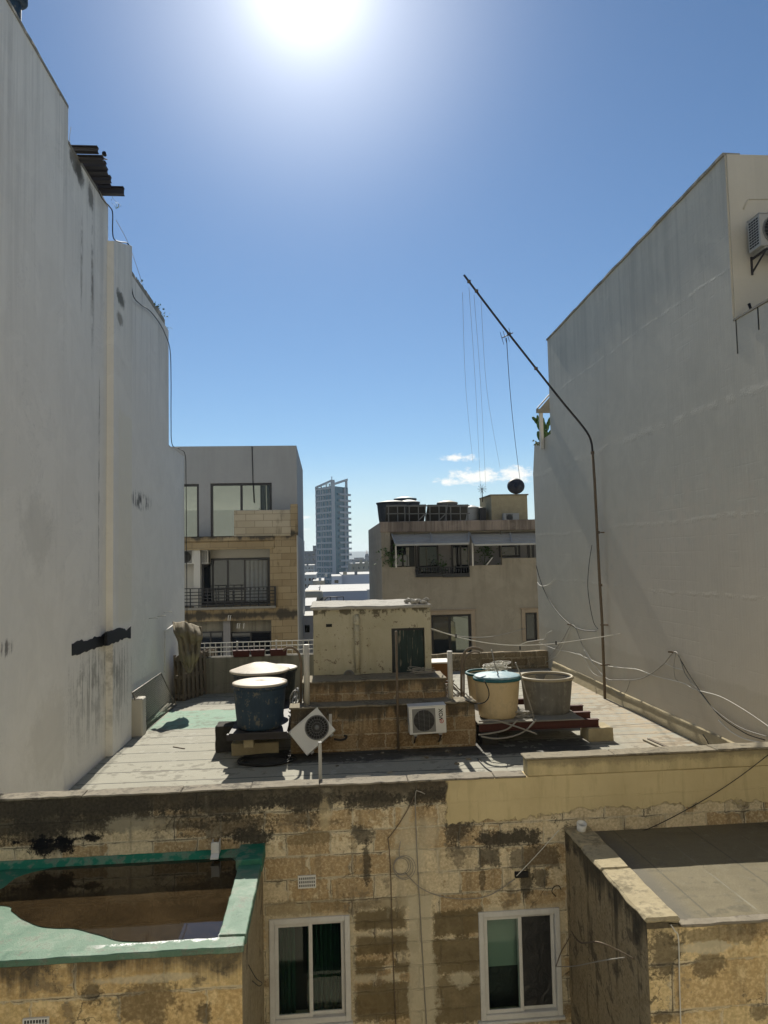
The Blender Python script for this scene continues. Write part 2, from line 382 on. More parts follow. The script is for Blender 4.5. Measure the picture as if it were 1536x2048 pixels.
def plaster(name, axis, c0, c1, ztop=5, streak=.5, sx=7.0, stains=.35, bump=.25, ridges=(), feats=(), rough=.85, low=None, spec=.25):
    m = Mat(name, rough, spec); x, y, z = m.xyz(); u = x if axis == 'x' else y
    v3 = m.vec(x, y, z); n1 = m.noise(v3, .55, 5, .6, .2); n2 = m.noise(v3, 3.5, 5, .6); n3 = m.noise(v3, 30, 3, .6)
    st = m.noise(m.vec(u*sx, 1.7, z*.22), 1.0, 5, .62); st2 = m.noise(m.vec(u*sx*3, 5.2, z*.5), 1.0, 4, .6)
    c = m.mix(m.math('ADD', (n1-.5)*1.6+.5, (n2-.5)*.5, clamp=True), c0, c1)
    top = m.sm(z, ztop-4.5, ztop)
    dark = tuple(k*.45 for k in c0)
    c = m.mix(m.sm(st*.7+st2*.3 + top*.10, .52, .72)*streak*(top*.75+.25), c, dark)
    c = m.mix(m.sm(n2*.6+n1*.5, .58, .8)*stains, c, tuple(k*.6 for k in c0))
    c = m.mix(m.sm(n3, .55, .8)*.12, c, tuple(k*.5 for k in c0))
    n4 = m.noise(v3, 1.1, 6, .68, .8)
    c = m.mix(m.sm(n4, .50, .54)*stains*.45, c, tuple(k*.80 for k in c0)); c = m.mix(m.sm(n4, .455, .43)*stains*.5, c, tuple(min(1, k*1.10) for k in c1))
    c = m.mix(m.sm(m.ab(m.con(n4, 1.0)-.5), .006, .002)*m.sm(n1, .48, .55)*stains*1.2, c, tuple(k*.5 for k in c0))
    wob = (n2-.5)*1.2+(n3-.5)*.6
    for kind, a0, a1, z0, z1, amt, cc in feats:
        k = m.rect(u, z, a0, a1, z0, z1, wob, .05, .18) if kind == 'R' else m.ell(u, z, (a0+a1)/2, (z0+z1)/2, abs(a1-a0)/2, abs(z1-z0)/2, wob*1.6, .35)
        if kind == 'S': k = k*m.sm(st2*.6+n2*.5, .5, .62)
        c = m.mix(k*amt, c, cc)
    m.col(c)
    _, bm_ = m.brick(m.vec(u+(n1-.5)*.2, z+(n2-.5)*.05, 0.0), .62, .27, .02, .5, 1.0)
    c2 = bm_*m.sm(n1+(n2-.5)*.5, .46, .60)
    h = n2*.5 + n3*.3 + st2*.8 - c2*.28
    for zr, wd, slope in ridges:
        h = h + m.sm(m.ab(z - zr + (n1-.5)*.25 + (n2-.5)*.12), wd, 0.0)*m.sm(n2+(n3-.5)*.5, .42, .62)*1.5
    m.bump(h, bump, .02)
    return m.mat

M = {}
# left party wall: once-white paint with rain streaks
def yz(px, py): p = PX(px, py, LX); return p.y, p.z
def yzrect(x0, y0, x1, y1):
    a = yz(x0, (y0+y1)/2)[0]; b = yz(x1, (y0+y1)/2)[0]; xm = (x0+x1)/2
    return a, b, yz(xm, y1)[1], yz(xm, y0)[1]
DK = (.07, .065, .055)
wf = []
for r, k, amt, cc in [((150,300,172,350),'E',.8,DK), ((160,330,178,372),'E',.7,DK), ((185,375,195,420),'E',.75,DK), ((170,400,174,640),'S',.6,(.2,.18,.14)), ((190,420,196,700),'S',.8,(.17,.15,.12)),
                 ((228,585,243,612),'E',.9,(.05,.05,.04)), ((229,625,240,652),'E',.7,(.09,.08,.06)),
                 ((226,505,262,1240),'R',.12,(.62,.58,.44)), ((262,985,304,1018),'S',.9,(.05,.05,.045)), ((0,1282,24,1312),'S',.8,(.10,.09,.08)),
                 ((146,1300,260,1480),'S',.50,(.24,.23,.20)), ((150,1310,250,1400),'S',.45,(.24,.23,.19)), ((232,830,264,1245),'R',.42,(.74,.70,.56)),
                 ((205,690,208,1200),'S',.7,(.25,.235,.19)), ((40,990,105,1130),'E',.22,(.30,.29,.25)), ((60,1400,140,1560),'E',.3,(.50,.47,.40))]:
    a, b, z0, z1 = yzrect(*r); wf.append((k, a, b, z0, z1, amt, cc))
M['white_wall'] = plaster('streaked_white_paint', 'y', (.745,.72,.655), (.83,.805,.74), 6.4, .34, 5, .25, .25, feats=wf)
M['grey_wall'] = plaster('grey_coated_render', 'y', (.46,.43,.35), (.57,.53,.435), 6.5, .28, 5, .25, .16, ridges=((2.45,.10,0),(.57,.06,0),(-.75,.05,0),(4.6,.04,0)), rough=.62, spec=.35,
     feats=[('E', 7.5, 17.5, -3.6, .9, .5, (.58,.50,.40)), ('R', 8.6, 23, -3.2, -2.2, .35, (.40,.35,.26))])
M['cream_wall'] = plaster('cream_render', 'x', (.50,.47,.39), (.57,.54,.46), 6.5, .1, 5, .1, .06)
M['cream_render'] = plaster('ochre_parapet_render', 'x', (.50,.41,.225), (.62,.52,.30), CTOP, .35, 4, .35, .25, feats=[('R', 1.5, 7, CTOP-.07, CTOP+.05, .6, (.13,.115,.08)), ('S', 1.5, 7, -3.35, -3.05, .9, (.06,.055,.045))])
M['plinth_render'] = stone('mouldy_plinth_stone', 'x', -2.60, .42, (), None, seed=4.3, smear=.5, base_lo=(.24,.16,.085), base_hi=(.44,.34,.2))
M['plinth_back'] = stone('mouldy_second_plinth_stone', 'x', -2.22, .36, (), None, seed=9.3, smear=.5, base_lo=(.25,.17,.09), base_hi=(.46,.36,.22))

# front wall, its stains where the photograph has them
FE = [('mR', (-20,1570,548,1628), .86), ('mR', (-20,1600,300,1665), .75), ('m', (0,1640,130,1700), .75), ('m', (380,1630,548,1672), .7), ('mR', (540,1565,895,1606), .82), ('c', (640,1585,668,1640), .6), ('c', (800,1590,822,1640), .6), ('c', (405,1590,420,1650), .4), ('mR', (-20,1632,420,1668), .5), ('mR', (120,1590,135,1690), .6), ('mR', (552,1640,680,1652), .5), ('mR', (896,1690,950,1712), .4), ('m', (20,1600,150,1700), .8), ('m', (150,1600,330,1660), .75), ('m', (330,1590,540,1640), .85), ('m', (330,1640,430,1660), .5),
      ('tR', (25,1674,205,1686), .97), ('t', (55,1676,145,1712), .97), ('m', (460,1655,548,1692), .95), ('c', (215,1632,320,1665), .5),
      ('m', (540,1585,680,1625), .9), ('m', (680,1585,805,1620), .9), ('m', (810,1578,895,1612), .9), ('m', (550,1618,640,1652), .6), ('m', (700,1645,742,1690), .8), ('m', (724,1690,742,1770), .8),
      ('m', (888,1622,945,1690), .85), ('y', (640,1600,660,1660), .5), ('c', (800,1640,880,1700), .5), ('c', (815,1690,850,1760), .45),
      ('cR', (532,1826,712,2060), .6), ('cR', (950,1810,1132,2046), .5), ('b', (560,1662,670,1690), .6), ('bR', (700,1795,820,1818), .55), ('bR', (708,1818,812,1860), .9), ('bR', (712,1868,835,1908), .9), ('bR', (712,1920,770,1948), .85), ('bR', (790,1920,850,1945), .85), ('bR', (712,1965,820,2040), .85),
      ('bR', (866,1820,965,1870), .9), ('bR', (862,1875,962,1950), .9), ('bR', (865,1950,965,2046), .85), ('bR', (530,1800,690,1828), .45),
      ('cR', (818,1790,866,2048), .85), ('cR', (700,1862,850,1870), .6), ('c', (840,1905,880,2020), .7), ('cR', (712,1950,800,1963), .7), ('c', (900,1940,950,1972), .85), ('c', (775,1700,850,1830), .35),
      ('m', (950,1660,1070,1695), .95), ('m', (905,1690,930,1740), .5), ('mR', (955,1695,1000,1732), .8), ('mR', (1020,1695,1115,1735), .65), ('m', (960,1735,970,1780), .6), ('m', (1040,1745,1065,1800), .85), ('mR', (1070,1738,1095,1775), .7)]
def front_extra(m, u, z, c, n1, n2, n3, drip):
    # ochre render running on to the stone below the right-hand parapet, with a broken lower edge
    edge = PY(900, 1650, FW).z; x0 = PY(893, 1600, FW).x
    k = m.sm(z - edge + (n2-.5)*.30 + (n3-.5)*.1 + m.sm(u, x0, x0+2.2)*-.10, -.012, .012) * m.sm(u + (n2-.5)*.16, x0-.015, x0+.015)
    k2 = m.mix(m.math('ADD', m.con(n1, 1.6), (n2-.5)*.6, clamp=True), (.47,.385,.215), (.62,.52,.30))
    k2 = m.mix(m.sm(drip+(n2-.5)*.4, .52, .66)*.25, k2, (.27,.22,.12))
    return m.mix(k, c, k2), k
M['front_stone'] = stone('weathered_limestone', 'x', FTOP, .16, FE, FW, seed=0.0, extra=front_extra, erode=.85, smear=.75, base_lo=(.50,.41,.26), base_hi=(.78,.68,.475))
LAZ = -3.27; LAY = PZ(240, 1906, LAZ-.02).y; LAX = -.77
RAZ = -3.21; RAY = PZ(1420, 1847, RAZ-.08).y; RAX = 2.76
M['annex_stone'] = stone('annex_limestone', 'x', LAZ, .30, [('m', (230,1965,345,2048), .55), ('m', (165,1960,200,2010), .7), ('m', (395,2010,425,2048), .7), ('c', (180,1950,400,1965), .6)], LAY, rh=.36, bw=.72, base_lo=(.56,.41,.19), base_hi=(.80,.64,.36), seed=2.2, streak=.35)
M['annex_stone_right'] = stone('right_annex_limestone', 'x', RAZ, .22, [('m', (1295,1865,1360,1960), .75), ('m', (1370,1855,1536,1885), .55), ('m', (1380,1915,1440,1950), .6), ('m', (1300,2020,1350,2048), .7), ('c', (1370,1885,1460,1903), .8), ('m', (1500,2010,1536,2040), .6)], RAY, rh=.40, bw=.85, base_lo=(.56,.43,.22), base_hi=(.80,.66,.40), seed=7.7, streak=.3)
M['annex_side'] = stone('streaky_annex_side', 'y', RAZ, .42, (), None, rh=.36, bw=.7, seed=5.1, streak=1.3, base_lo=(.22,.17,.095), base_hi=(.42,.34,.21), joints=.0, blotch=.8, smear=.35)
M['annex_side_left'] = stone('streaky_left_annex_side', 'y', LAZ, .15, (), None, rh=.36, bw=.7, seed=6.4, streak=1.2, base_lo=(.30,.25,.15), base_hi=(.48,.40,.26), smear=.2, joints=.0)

def coping(name, c0, c1, mould=.6, scale=1.0):
    m = Mat(name, .9, .25); x, y, z = m.xyz(); v = m.vec(x, y, z)
    n1 = m.noise(v, 2.2*scale, 6, .62); n2 = m.noise(v, 14*scale, 5, .65); n3 = m.noise(v, 60*scale, 3, .6)
    c = m.mix(m.math('ADD', (n1-.5)*1.6+.5, (n2-.5)*.8, clamp=True), c0, c1)
    c = m.mix(m.sm(n1*.6+n2*.5, .52, .68)*mould, c, tuple(k*.28 for k in c0)); m.col(c); m.bump(n2+n3*.5, .6, .01); return m.mat
M['coping'] = coping('worn_coping', (.17,.145,.105), (.33,.295,.23), .8)
M['coping_dark'] = coping('mouldy_coping', (.16,.14,.10), (.34,.29,.2), .7)

# terrace floor: mineral felt laid in strips, a mint patch by the left wall, rust on the right, painted shade and damp by the plinth
def deck():
    m = Mat('roofing_felt', .8, .35); x, y, z = m.xyz(); v = m.vec(x, y, z)
    n1 = m.noise(v, .8, 6, .6, .3); n2 = m.noise(v, 6, 5, .6); n3 = m.noise(v, 85, 2, .7); n4 = m.noise(m.vec(x*.6, y*5, 0.0), 1.0, 4, .6)
    c = m.mix(m.math('ADD', (n1-.5)*1.3+.5, (n4-.5)*.6, clamp=True), (.245,.235,.18), (.37,.355,.28))
    c = m.mix(m.sm(n3, .42, .66)*.5, c, (.36,.345,.305)); c = m.mix(m.sm(n3, .5, .3)*.35, c, (.09,.09,.08))
    yy = y + (n2-.5)*.02 + x*.012 + (n1-.5)*.03
    f = m.math('FRACT', (yy-11.15+5.8)/.58)
    seam = m.sm(m.ab(f-.5), .470, .485)
    c = m.mix(seam, c, (.03,.028,.025))
    lap = m.sm(f, .0, .16)
    c = m.mix((1-lap)*.12, c, (.12,.11,.1))
    c = m.mix(m.sm(n2*.5+n1*.6, .58, .72)*.4, c, (.16,.14,.105))
    # mint coating strip
    g = m.rect(x, y, -3.9, -.6, 15.35, 17.15, (n2-.5)*1.2+(n4-.5)*1.5, .06, .3)
    c = m.mix(g*m.sm(n4*.6+n2*.5, .38, .52)*.85+g*.1, c, m.mix(n2, (.16,.29,.21), (.26,.38,.29)))
    # rusty, dusty right side
    r = m.sm(x + (n1-.5)*1.5, 4.6, 6.4)
    c = m.mix(r*m.sm(n2*.6+n4*.5, .45, .62)*.65, c, m.mix(n2, (.36,.22,.10), (.44,.36,.24)))
    # shadow before the plinth deepened with near-black colour, felt slightly damp there
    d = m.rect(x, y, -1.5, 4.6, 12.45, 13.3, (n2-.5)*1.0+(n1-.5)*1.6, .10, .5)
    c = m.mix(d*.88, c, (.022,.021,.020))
    c = m.mix(m.sm(n1*.55+n2*.55+(n4-.5)*.3, .60, .645)*.45, c, (.11,.10,.075)); c = m.mix(m.sm(n2+(n1-.5)*.8, .36, .30)*.4, c, (.40,.385,.33)); m.col(c)
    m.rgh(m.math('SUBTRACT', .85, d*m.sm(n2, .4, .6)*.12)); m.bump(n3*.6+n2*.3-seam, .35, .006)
    return m.mat
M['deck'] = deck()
def right_deck():
    m = Mat('worn_grey_felt', .85, .3); x, y, z = m.xyz(); v = m.vec(x, y, z)
    n1 = m.noise(v, 1.1, 6, .6, .3); n2 = m.noise(v, 7, 5, .6); n3 = m.noise(v, 110, 2, .7); n4 = m.noise(m.vec(x*1.2, y*6, 0.0), 1.0, 4, .6)
    c = m.mix(m.math('ADD', (n1-.5)*1.5+.45, (n4-.5)*.8, clamp=True), (.10,.085,.050), (.21,.18,.112))
    c = m.mix(m.sm(n3, .42, .66)*.35, c, (.28,.245,.16)); c = m.mix(m.sm(n3, .5, .3)*.3, c, (.07,.06,.04))
    f = m.math('FRACT', (x + (n2-.5)*.015 + y*.03 - RAX-.42+3*.9)/.9)
    seam = m.sm(m.ab(f-.5), .480, .496); c = m.mix(seam*m.sm(n1, .40, .58)*.45, c, (.26,.25,.20)); c = m.mix(m.sm(m.ab(f-.47), .02, .0)*.55, c, (.05,.05,.045))
    c = m.mix(m.sm(n1*.6+n2*.5+(n4-.5)*.4, .56, .68)*.6, c, (.07,.062,.042)); c = m.mix(m.sm(n2+(n3-.5)*.6, .58, .70)*.35, c, (.29,.265,.19))
    e = m.sm(x + (n2-.5)*.10, RAX+.62, RAX+.40); c = m.mix(e*.6, c, (.11,.105,.09))
    c = m.mix(m.sm(y, 7.7, 8.5)*m.sm(n1, .35, .6)*.35, c, (.06,.05,.04))
    m.col(c); m.bump(n3*.5+n2*.4+seam, .4, .006); return m.mat
M['right_deck'] = right_deck()
def green():
    m = Mat('green_waterproof_coat', .6, .22); x, y, z = m.xyz(); v = m.vec(x, y, z)
    n1 = m.noise(v, 1.8, 6, .62, .4); n2 = m.noise(v, 9, 5, .6); n3 = m.noise(v, 70, 3, .65)
    c = m.mix(m.math('ADD', (n1-.5)*1.5+.5, (n2-.5)*.5, clamp=True), (.075,.155,.103), (.150,.240,.172))
    c = m.mix(m.sm(y+(n2-.5)*.3, 7.75, 8.3), c, (.012,.15,.095))
    c = m.mix(m.sm(n2*.5+n1*.6, .54, .62)*.5, c, (.21,.275,.21)); c = m.mix(m.sm(n2*.7+n3*.5, .64, .70)*.6, c, (.13,.13,.10)); c = m.mix(m.sm(n1*.7+n2*.5+(n3-.5)*.3, .50, .44)*.5, c, (.035,.10,.062)); c = m.mix(m.sm(n3, .58, .75)*.5, c, (.05,.10,.07))
    # tide line of the puddle, its sun glints painted as white specks
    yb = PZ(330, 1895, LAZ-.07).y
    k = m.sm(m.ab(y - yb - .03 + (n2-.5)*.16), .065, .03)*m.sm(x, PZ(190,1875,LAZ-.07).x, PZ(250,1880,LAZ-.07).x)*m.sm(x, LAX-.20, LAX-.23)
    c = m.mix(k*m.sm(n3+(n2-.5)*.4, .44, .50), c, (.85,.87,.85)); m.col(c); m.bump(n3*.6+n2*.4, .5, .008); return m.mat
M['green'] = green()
def puddle():
    m = Mat('muddy_rainwater', .9, .0); x, y, z = m.xyz(); v = m.vec(x, y, z)
    n1 = m.noise(v, 1.6, 6, .62, .3); n2 = m.noise(v, 12, 5, .65); n3 = m.noise(v, 60, 3, .7)
    c = m.mix(m.math('ADD', (n1-.5)*1.4+.4, (n2-.5)*.9, clamp=True), (.012,.008,.004), (.055,.036,.017))
    c = m.mix(m.sm(n3, .52, .7)*.4, c, (.10,.07,.036)); m.col(c)
    m.bsdf.inputs['Coat Weight'].default_value = 1.0; m.bsdf.inputs['Coat Roughness'].default_value = .025; m.bsdf.inputs['Coat IOR'].default_value = 1.45
    return m.mat
M['puddle'] = puddle()
# glass, metals, plastics, cloth
def glass(name, tint=(.012,.016,.018), mirror=.35, rough=.02, fk=.8):
    m = Mat(name, rough, .5); m.col(tint); g = m.n('ShaderNodeBsdfGlossy'); g.inputs['Roughness'].default_value = rough; g.inputs['Color'].default_value = (.62,.74,.68,1)
    lw = m.n('ShaderNodeFresnel'); lw.inputs['IOR'].default_value = 1.5
    f = m.math('ADD', Sk(m, lw.outputs[0])*fk, mirror, clamp=True)
    mx = m.n('ShaderNodeMixShader'); m.ln(f, mx.inputs[0]); m.nt.links.new(m.bsdf.outputs[0], mx.inputs[1]); m.nt.links.new(g.outputs[0], mx.inputs[2]); m.nt.links.new(mx.outputs[0], m.out.inputs[0]); return m.mat
M['glass_mirror'] = glass('sky_reflecting_glass', (.015,.02,.022), .12, .01)
M['glass_mid'] = glass('half_reflecting_glass', (.010,.014,.020), .0, .015, .42)
M['glass_dark'] = glass('dark_window_glass', (.006,.008,.013), .0, .03, .30)
M['glass_tower'] = plain('blue_green_tower_glass', (.018,.12,.17), .22, .5, var=.35, vscale=.25)
def clear_glass():
    m = Mat('clear_glass', .01, .5); t = m.n('ShaderNodeBsdfTransparent'); t.inputs[0].default_value = (.78,.86,.83,1); g = m.n('ShaderNodeBsdfGlossy'); g.inputs['Roughness'].default_value = .01
    lw = m.n('ShaderNodeFresnel'); lw.inputs['IOR'].default_value = 1.45; mx = m.n('ShaderNodeMixShader')
    m.ln(Sk(m, lw.outputs[0])*.4, mx.inputs[0]); m.nt.links.new(t.outputs[0], mx.inputs[1]); m.nt.links.new(g.outputs[0], mx.inputs[2]); m.nt.links.new(mx.outputs[0], m.out.inputs[0]); return m.mat
M['glass'] = clear_glass()
M['white_alu'] = plain('white_window_aluminium', (.60,.595,.565), .5, .35, var=.22, vscale=5)
M['black_alu'] = plain('black_window_aluminium', (.012,.013,.016), .4, .4)
M['dark_iron'] = plain('black_painted_iron', (.012,.014,.018), .5, .4)
M['white_paint'] = plain('old_white_paint', (.62,.60,.55), .6, .3, var=.18)
M['white_plastic'] = plain('white_plastic', (.66,.66,.63), .4, .4, var=.10)
M['pvc'] = plain('cream_pvc_pipe', (.55,.52,.45), .45, .4, var=.15)
M['grey_plastic'] = plain('grey_plastic', (.20,.20,.19), .5, .4)
M['black'] = plain('black_plastic', (.012,.012,.012), .6, .3)
M['black_cable'] = plain('black_cable', (.018,.018,.018), .6, .3)
M['grey_cable'] = plain('grey_cable', (.30,.28,.24), .6, .3)
M['white_cable'] = plain('white_cable', (.62,.60,.53), .6, .3)
M['rust'] = plain('rusty_pipe', (.15,.115,.08), .8, .3, var=.45, vscale=18)
M['rust_red'] = plain('red_oxide_steel', (.075,.024,.018), .7, .3, var=.4, vscale=10)
M['dark_steel'] = plain('dark_steel', (.035,.032,.035), .6, .4, var=.3)
M['galv'] = plain('galvanised_steel', (.36,.36,.34), .6, .4, var=.25)
M['rack'] = plain('dull_rack_steel', (.16,.16,.15), .6, .3)
M['panel_back'] = plain('grey_panel_back', (.075,.075,.072), .7, .3, var=.3)
M['kerb_stone'] = coping('sandy_kerb', (.26,.215,.13), (.50,.43,.28), .65)
M['concrete'] = plain('grey_concrete', (.27,.255,.215), .9, .2, var=.35, vscale=8, bump=.4)
M['block_cream'] = plain('ochre_block', (.38,.32,.20), .9, .2, var=.35, vscale=5, bump=.4)
M['block_dark'] = plain('blackened_block', (.045,.042,.036), .9, .2, var=.5, vscale=6, bump=.5)
M['parapet_grey'] = plaster('grey_parapet_render', 'x', (.21,.195,.155), (.29,.27,.215), -2.5, .5, 5, .4, .25)
M['parapet_stone'] = stone('old_back_parapet_stone', 'x', -2.55, .30, (), None, seed=12.0, base_lo=(.19,.15,.095), base_hi=(.33,.27,.18))
def hut():
    m = Mat('peeling_yellow_render', .9, .2); x, y, z = m.xyz(); v = m.vec(x, y, z)
    n1 = m.noise(v, 1.4, 6, .6, .3); n2 = m.noise(v, 6, 6, .65, .4); n3 = m.noise(v, 30, 4, .65); dr = m.noise(m.vec(x*7, y*7, z*.8), 1, 4, .6)
    c = m.mix(m.math('ADD', (n1-.5)*1.6+.5, (n2-.5)*.5, clamp=True), (.38,.345,.235), (.54,.50,.375))
    c = m.mix(m.sm(dr, .5, .7)*.3, c, (.30,.26,.15)); t = -.97 - z
    c = m.mix(m.sm(n2*.8+dr*.55-t*1.1, .54, .66)*.85, c, (.075,.065,.045))
    c = m.mix(m.sm(n2*.75+n3*.45, .68, .73)*.8, c, (.15,.12,.08)); c = m.mix(m.sm(z+(n2-.5)*.5, -2.0, -2.35)*.25, c, (.42,.40,.20))
    m.col(c); m.bump(n2+n3*.4, .5, .012); return m.mat
M['hut'] = hut()
def peel_door():
    m = Mat('peeling_green_door_paint', .7, .3); x, y, z = m.xyz()
    f = m.math('FRACT', x*9.0); gap = m.sm(m.ab(f-.5), .46, .5)
    n1 = m.noise(m.vec(x*22, 0.0, z*2.2), 1, 5, .65, .4); n2 = m.noise(m.vec(x*6, 0.0, z*3), 1, 4, .6)
    c = m.mix(n2, (.012,.022,.020), (.03,.055,.05)); c = m.mix(m.sm(n1*.8+n2*.3, .60, .68)*.8, c, (.23,.20,.15)); c = m.mix(gap*.8, c, (.004,.004,.004)); m.col(c); m.bump(n1-gap, .5, .01); return m.mat
M['door'] = peel_door()
M['felt_white'] = coping('pale_felt_roof', (.32,.30,.26), (.47,.45,.40), .5, 1.2)
def tank(name, c0, c1, patch=None, amt=.5, vert=False):
    m = Mat(name, .6, .35); x, y, z = m.xyz(local=True); g = m.xyz(); v = m.vec(*g)
    n1 = m.noise(v, 3.2, 6, .65, .6); n2 = m.noise(v, 16, 5, .65, .3); st = m.noise(m.vec(g[0]*16, g[1]*16, g[2]*1.1), 1, 4, .6)
    c = m.mix(m.math('ADD', (n1-.5)*1.4+.5, (st-.5)*.8, clamp=True), c0, c1)
    if patch: c = m.mix(m.sm(n1*.75+n2*.4+(st-.5)*(.6 if vert else .2), .60, .68)*amt, c, patch)
    m.col(c); m.bump(n2*.5+st*.4, .2, .01); return m.mat
M['tank_blue'] = tank('faded_blue_tank', (.010,.024,.046), (.026,.055,.088), (.14,.13,.10), .9)
M['tank_dark'] = tank('dark_blue_grey_tank', (.018,.022,.028), (.05,.058,.065), (.11,.11,.10), .4)
M['tank_cream'] = tank('cream_tank', (.50,.38,.21), (.61,.48,.29), (.36,.29,.18), .35, True)
M['tank_grey'] = tank('weathered_grey_tank', (.095,.09,.078), (.20,.19,.165), (.27,.255,.22), .5)
M['tank_inside'] = tank('tan_tank_inside', (.32,.27,.18), (.42,.36,.25))
M['lid_cream'] = tank('chalky_cream_lid', (.45,.395,.31), (.57,.51,.415), (.33,.27,.19), .6)
M['lid_white'] = tank('white_lid', (.56,.54,.47), (.66,.64,.56))
M['lid_teal'] = tank('blue_green_lid', (.12,.25,.30), (.30,.42,.46), (.44,.50,.50), .5)
M['teal'] = tank('teal_rim', (.012,.085,.095), (.03,.14,.15))
M['wood'] = plain('grey_pallet_wood', (.17,.14,.105), .85, .2, var=.5, vscale=9, bump=.3)
M['plank'] = plain('weathered_plank', (.36,.32,.24), .85, .2, var=.3)
def cloth():
    m = Mat('olive_beige_tarpaulin', .85, .2); x, y, z = m.xyz(); v = m.vec(x, y, z); n1 = m.noise(v, 4, 5, .6); n2 = m.noise(v, 40, 3, .6)
    m.col(m.mix(m.math('ADD', (n1-.5)*1.4+.5, (n2-.5)*.4, clamp=True), (.145,.12,.075), (.255,.215,.145))); m.bump(n1+n2*.3, .3, .02); return m.mat
M['cloth'] = cloth()
M['mesh_wire'] = plain('dull_mesh_wire', (.22,.20,.16), .6, .4, var=.3)
M['planter'] = plain('dark_red_planter', (.075,.018,.015), .7, .3)
M['tar'] = plain('black_tar', (.006,.007,.011), .55, .35, var=.3)
M['leaf'] = plain('green_leaf', (.045,.10,.022), .6, .35, var=.4, vscale=14)
M['leaf_dry'] = plain('pale_leaf', (.16,.19,.05), .7, .3, var=.4, vscale=14)
M['red_mark'] = plain('red_badge', (.42,.035,.03), .5, .3)
M['back_grey'] = plaster('smooth_grey_paint', 'x', (.35,.345,.325), (.40,.39,.37), 5, .12, 2.5, .12, .05)
M['back_white'] = plain('white_render', (.56,.54,.48), .85, .2, var=.15, vscale=2)
def back_stone(name, lo, hi, ztop=99.0, mould=.0, zb=None):
    m = Mat(name, .92, .2); x, y, z = m.xyz(); v = m.vec(x, y, z); n1 = m.noise(v, .7, 5, .6); n2 = m.noise(v, 3, 5, .6); dr = m.noise(m.vec(x*2.2, 2.0, z*.25), 1, 4, .6)
    t, mo = m.brick(m.vec(x, z, 0.0), .72, .27, .012, .5, .2)
    c = m.mix(m.math('ADD', t*.55+(n1-.5)*1.2+.2, (n2-.5)*.4, clamp=True), lo, hi); c = m.mix(mo*.55, c, tuple(k*.4 for k in lo))
    c = m.mix(m.sm(dr*.8+n2*.35, .60, .74)*.5, c, tuple(k*.3 for k in lo))
    if zb:
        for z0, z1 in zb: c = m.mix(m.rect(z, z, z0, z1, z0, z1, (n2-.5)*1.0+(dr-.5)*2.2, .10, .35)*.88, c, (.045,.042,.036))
    m.col(c); m.bump((1-mo)+n2*.3, .4, .015); return m.mat
def zy30(y): return PY(480, y, 30.0).z
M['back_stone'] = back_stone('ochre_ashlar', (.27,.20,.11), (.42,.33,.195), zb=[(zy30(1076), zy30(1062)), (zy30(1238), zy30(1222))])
M['back_stone_pale'] = back_stone('pale_ashlar', (.36,.30,.20), (.50,.43,.31))
M['pink_wall'] = plaster('dull_pink_render', 'x', (.265,.235,.185), (.345,.31,.245), 1.6, .6, 2.2, .4, .1, feats=[('R', 3, 12, -2.75, -2.45, .0, DK)])
M['pink_band'] = plaster('pink_band_render', 'x', (.24,.195,.16), (.31,.255,.205), 1.7, .9, 3, .4, .1)
M['cladding'] = plain('grey_patterned_cladding', (.25,.24,.235), .7, .3, var=.2)
M['surround'] = plain('sand_window_surround', (.33,.27,.20), .85, .2, var=.2)
M['curtain'] = plain('grey_curtain', (.30,.31,.30), .9, .1, var=.2)
M['curtain_green'] = plain('dark_green_curtain', (.03,.075,.05), .9, .1, var=.2)
M['curtain_pale'] = plain('pale_green_film', (.34,.40,.36), .6, .3, var=.10, vscale=3)
def film():
    m = Mat('crumpled_black_film', .35, .5); x, y, z = m.xyz(); v = m.vec(x, y, z); n = m.noise(v, 7, 5, .6, 1.2); m.col((.010,.012,.015)); m.bump(n, .5, .03); return m.mat
M['film'] = film()
M['city_white'] = plain('pale_city_render', (.52,.51,.48), .85, .2, var=.15, vscale=.3)
M['city_blue'] = plain('bluish_white_render', (.46,.49,.56), .85, .2, var=.1, vscale=.3)
M['city_tan'] = plain('tan_city_stone', (.42,.37,.28), .85, .2, var=.2, vscale=.3)
M['city_grey'] = plain('grey_city_concrete', (.20,.205,.215), .85, .2, var=.2, vscale=.2)
M['tower_white'] = plain('pale_tower_concrete', (.47,.48,.49), .7, .3, var=.08, vscale=.1)
M['ground'] = plain('dusty_ground', (.14,.135,.12), .95, .1, var=.3, vscale=.05)
M['hill'] = plain('hazy_hill', (.16,.19,.20), .95, .1, var=.2, vscale=.01)
# ================================================================== ground and hills
b = MB(); b.poly([(-6000,-200,GROUND),(6000,-200,GROUND),(6000,9000,GROUND),(-6000,9000,GROUND)]); structure(b.build('ground', M['ground']))
b = MB(); prev = None; N = 80
for i in range(N):
    X = -2600 + 5200*i/(N-1); h = 22 + 26*mnoise.noise(Vector((X*.0016, 3.3, 0))) + 9*mnoise.noise(Vector((X*.008, 7.7, 0)))
    cur = [b.vert((X, 2500, GROUND-5)), b.vert((X, 2900, h-8)), b.vert((X, 3400, h+8)), b.vert((X, 4200, GROUND-5))]
    if prev:
        for a in range(3): b.face((prev[a], cur[a], cur[a+1], prev[a+1]))
    prev = cur
structure(b.build('hills', M['hill']))

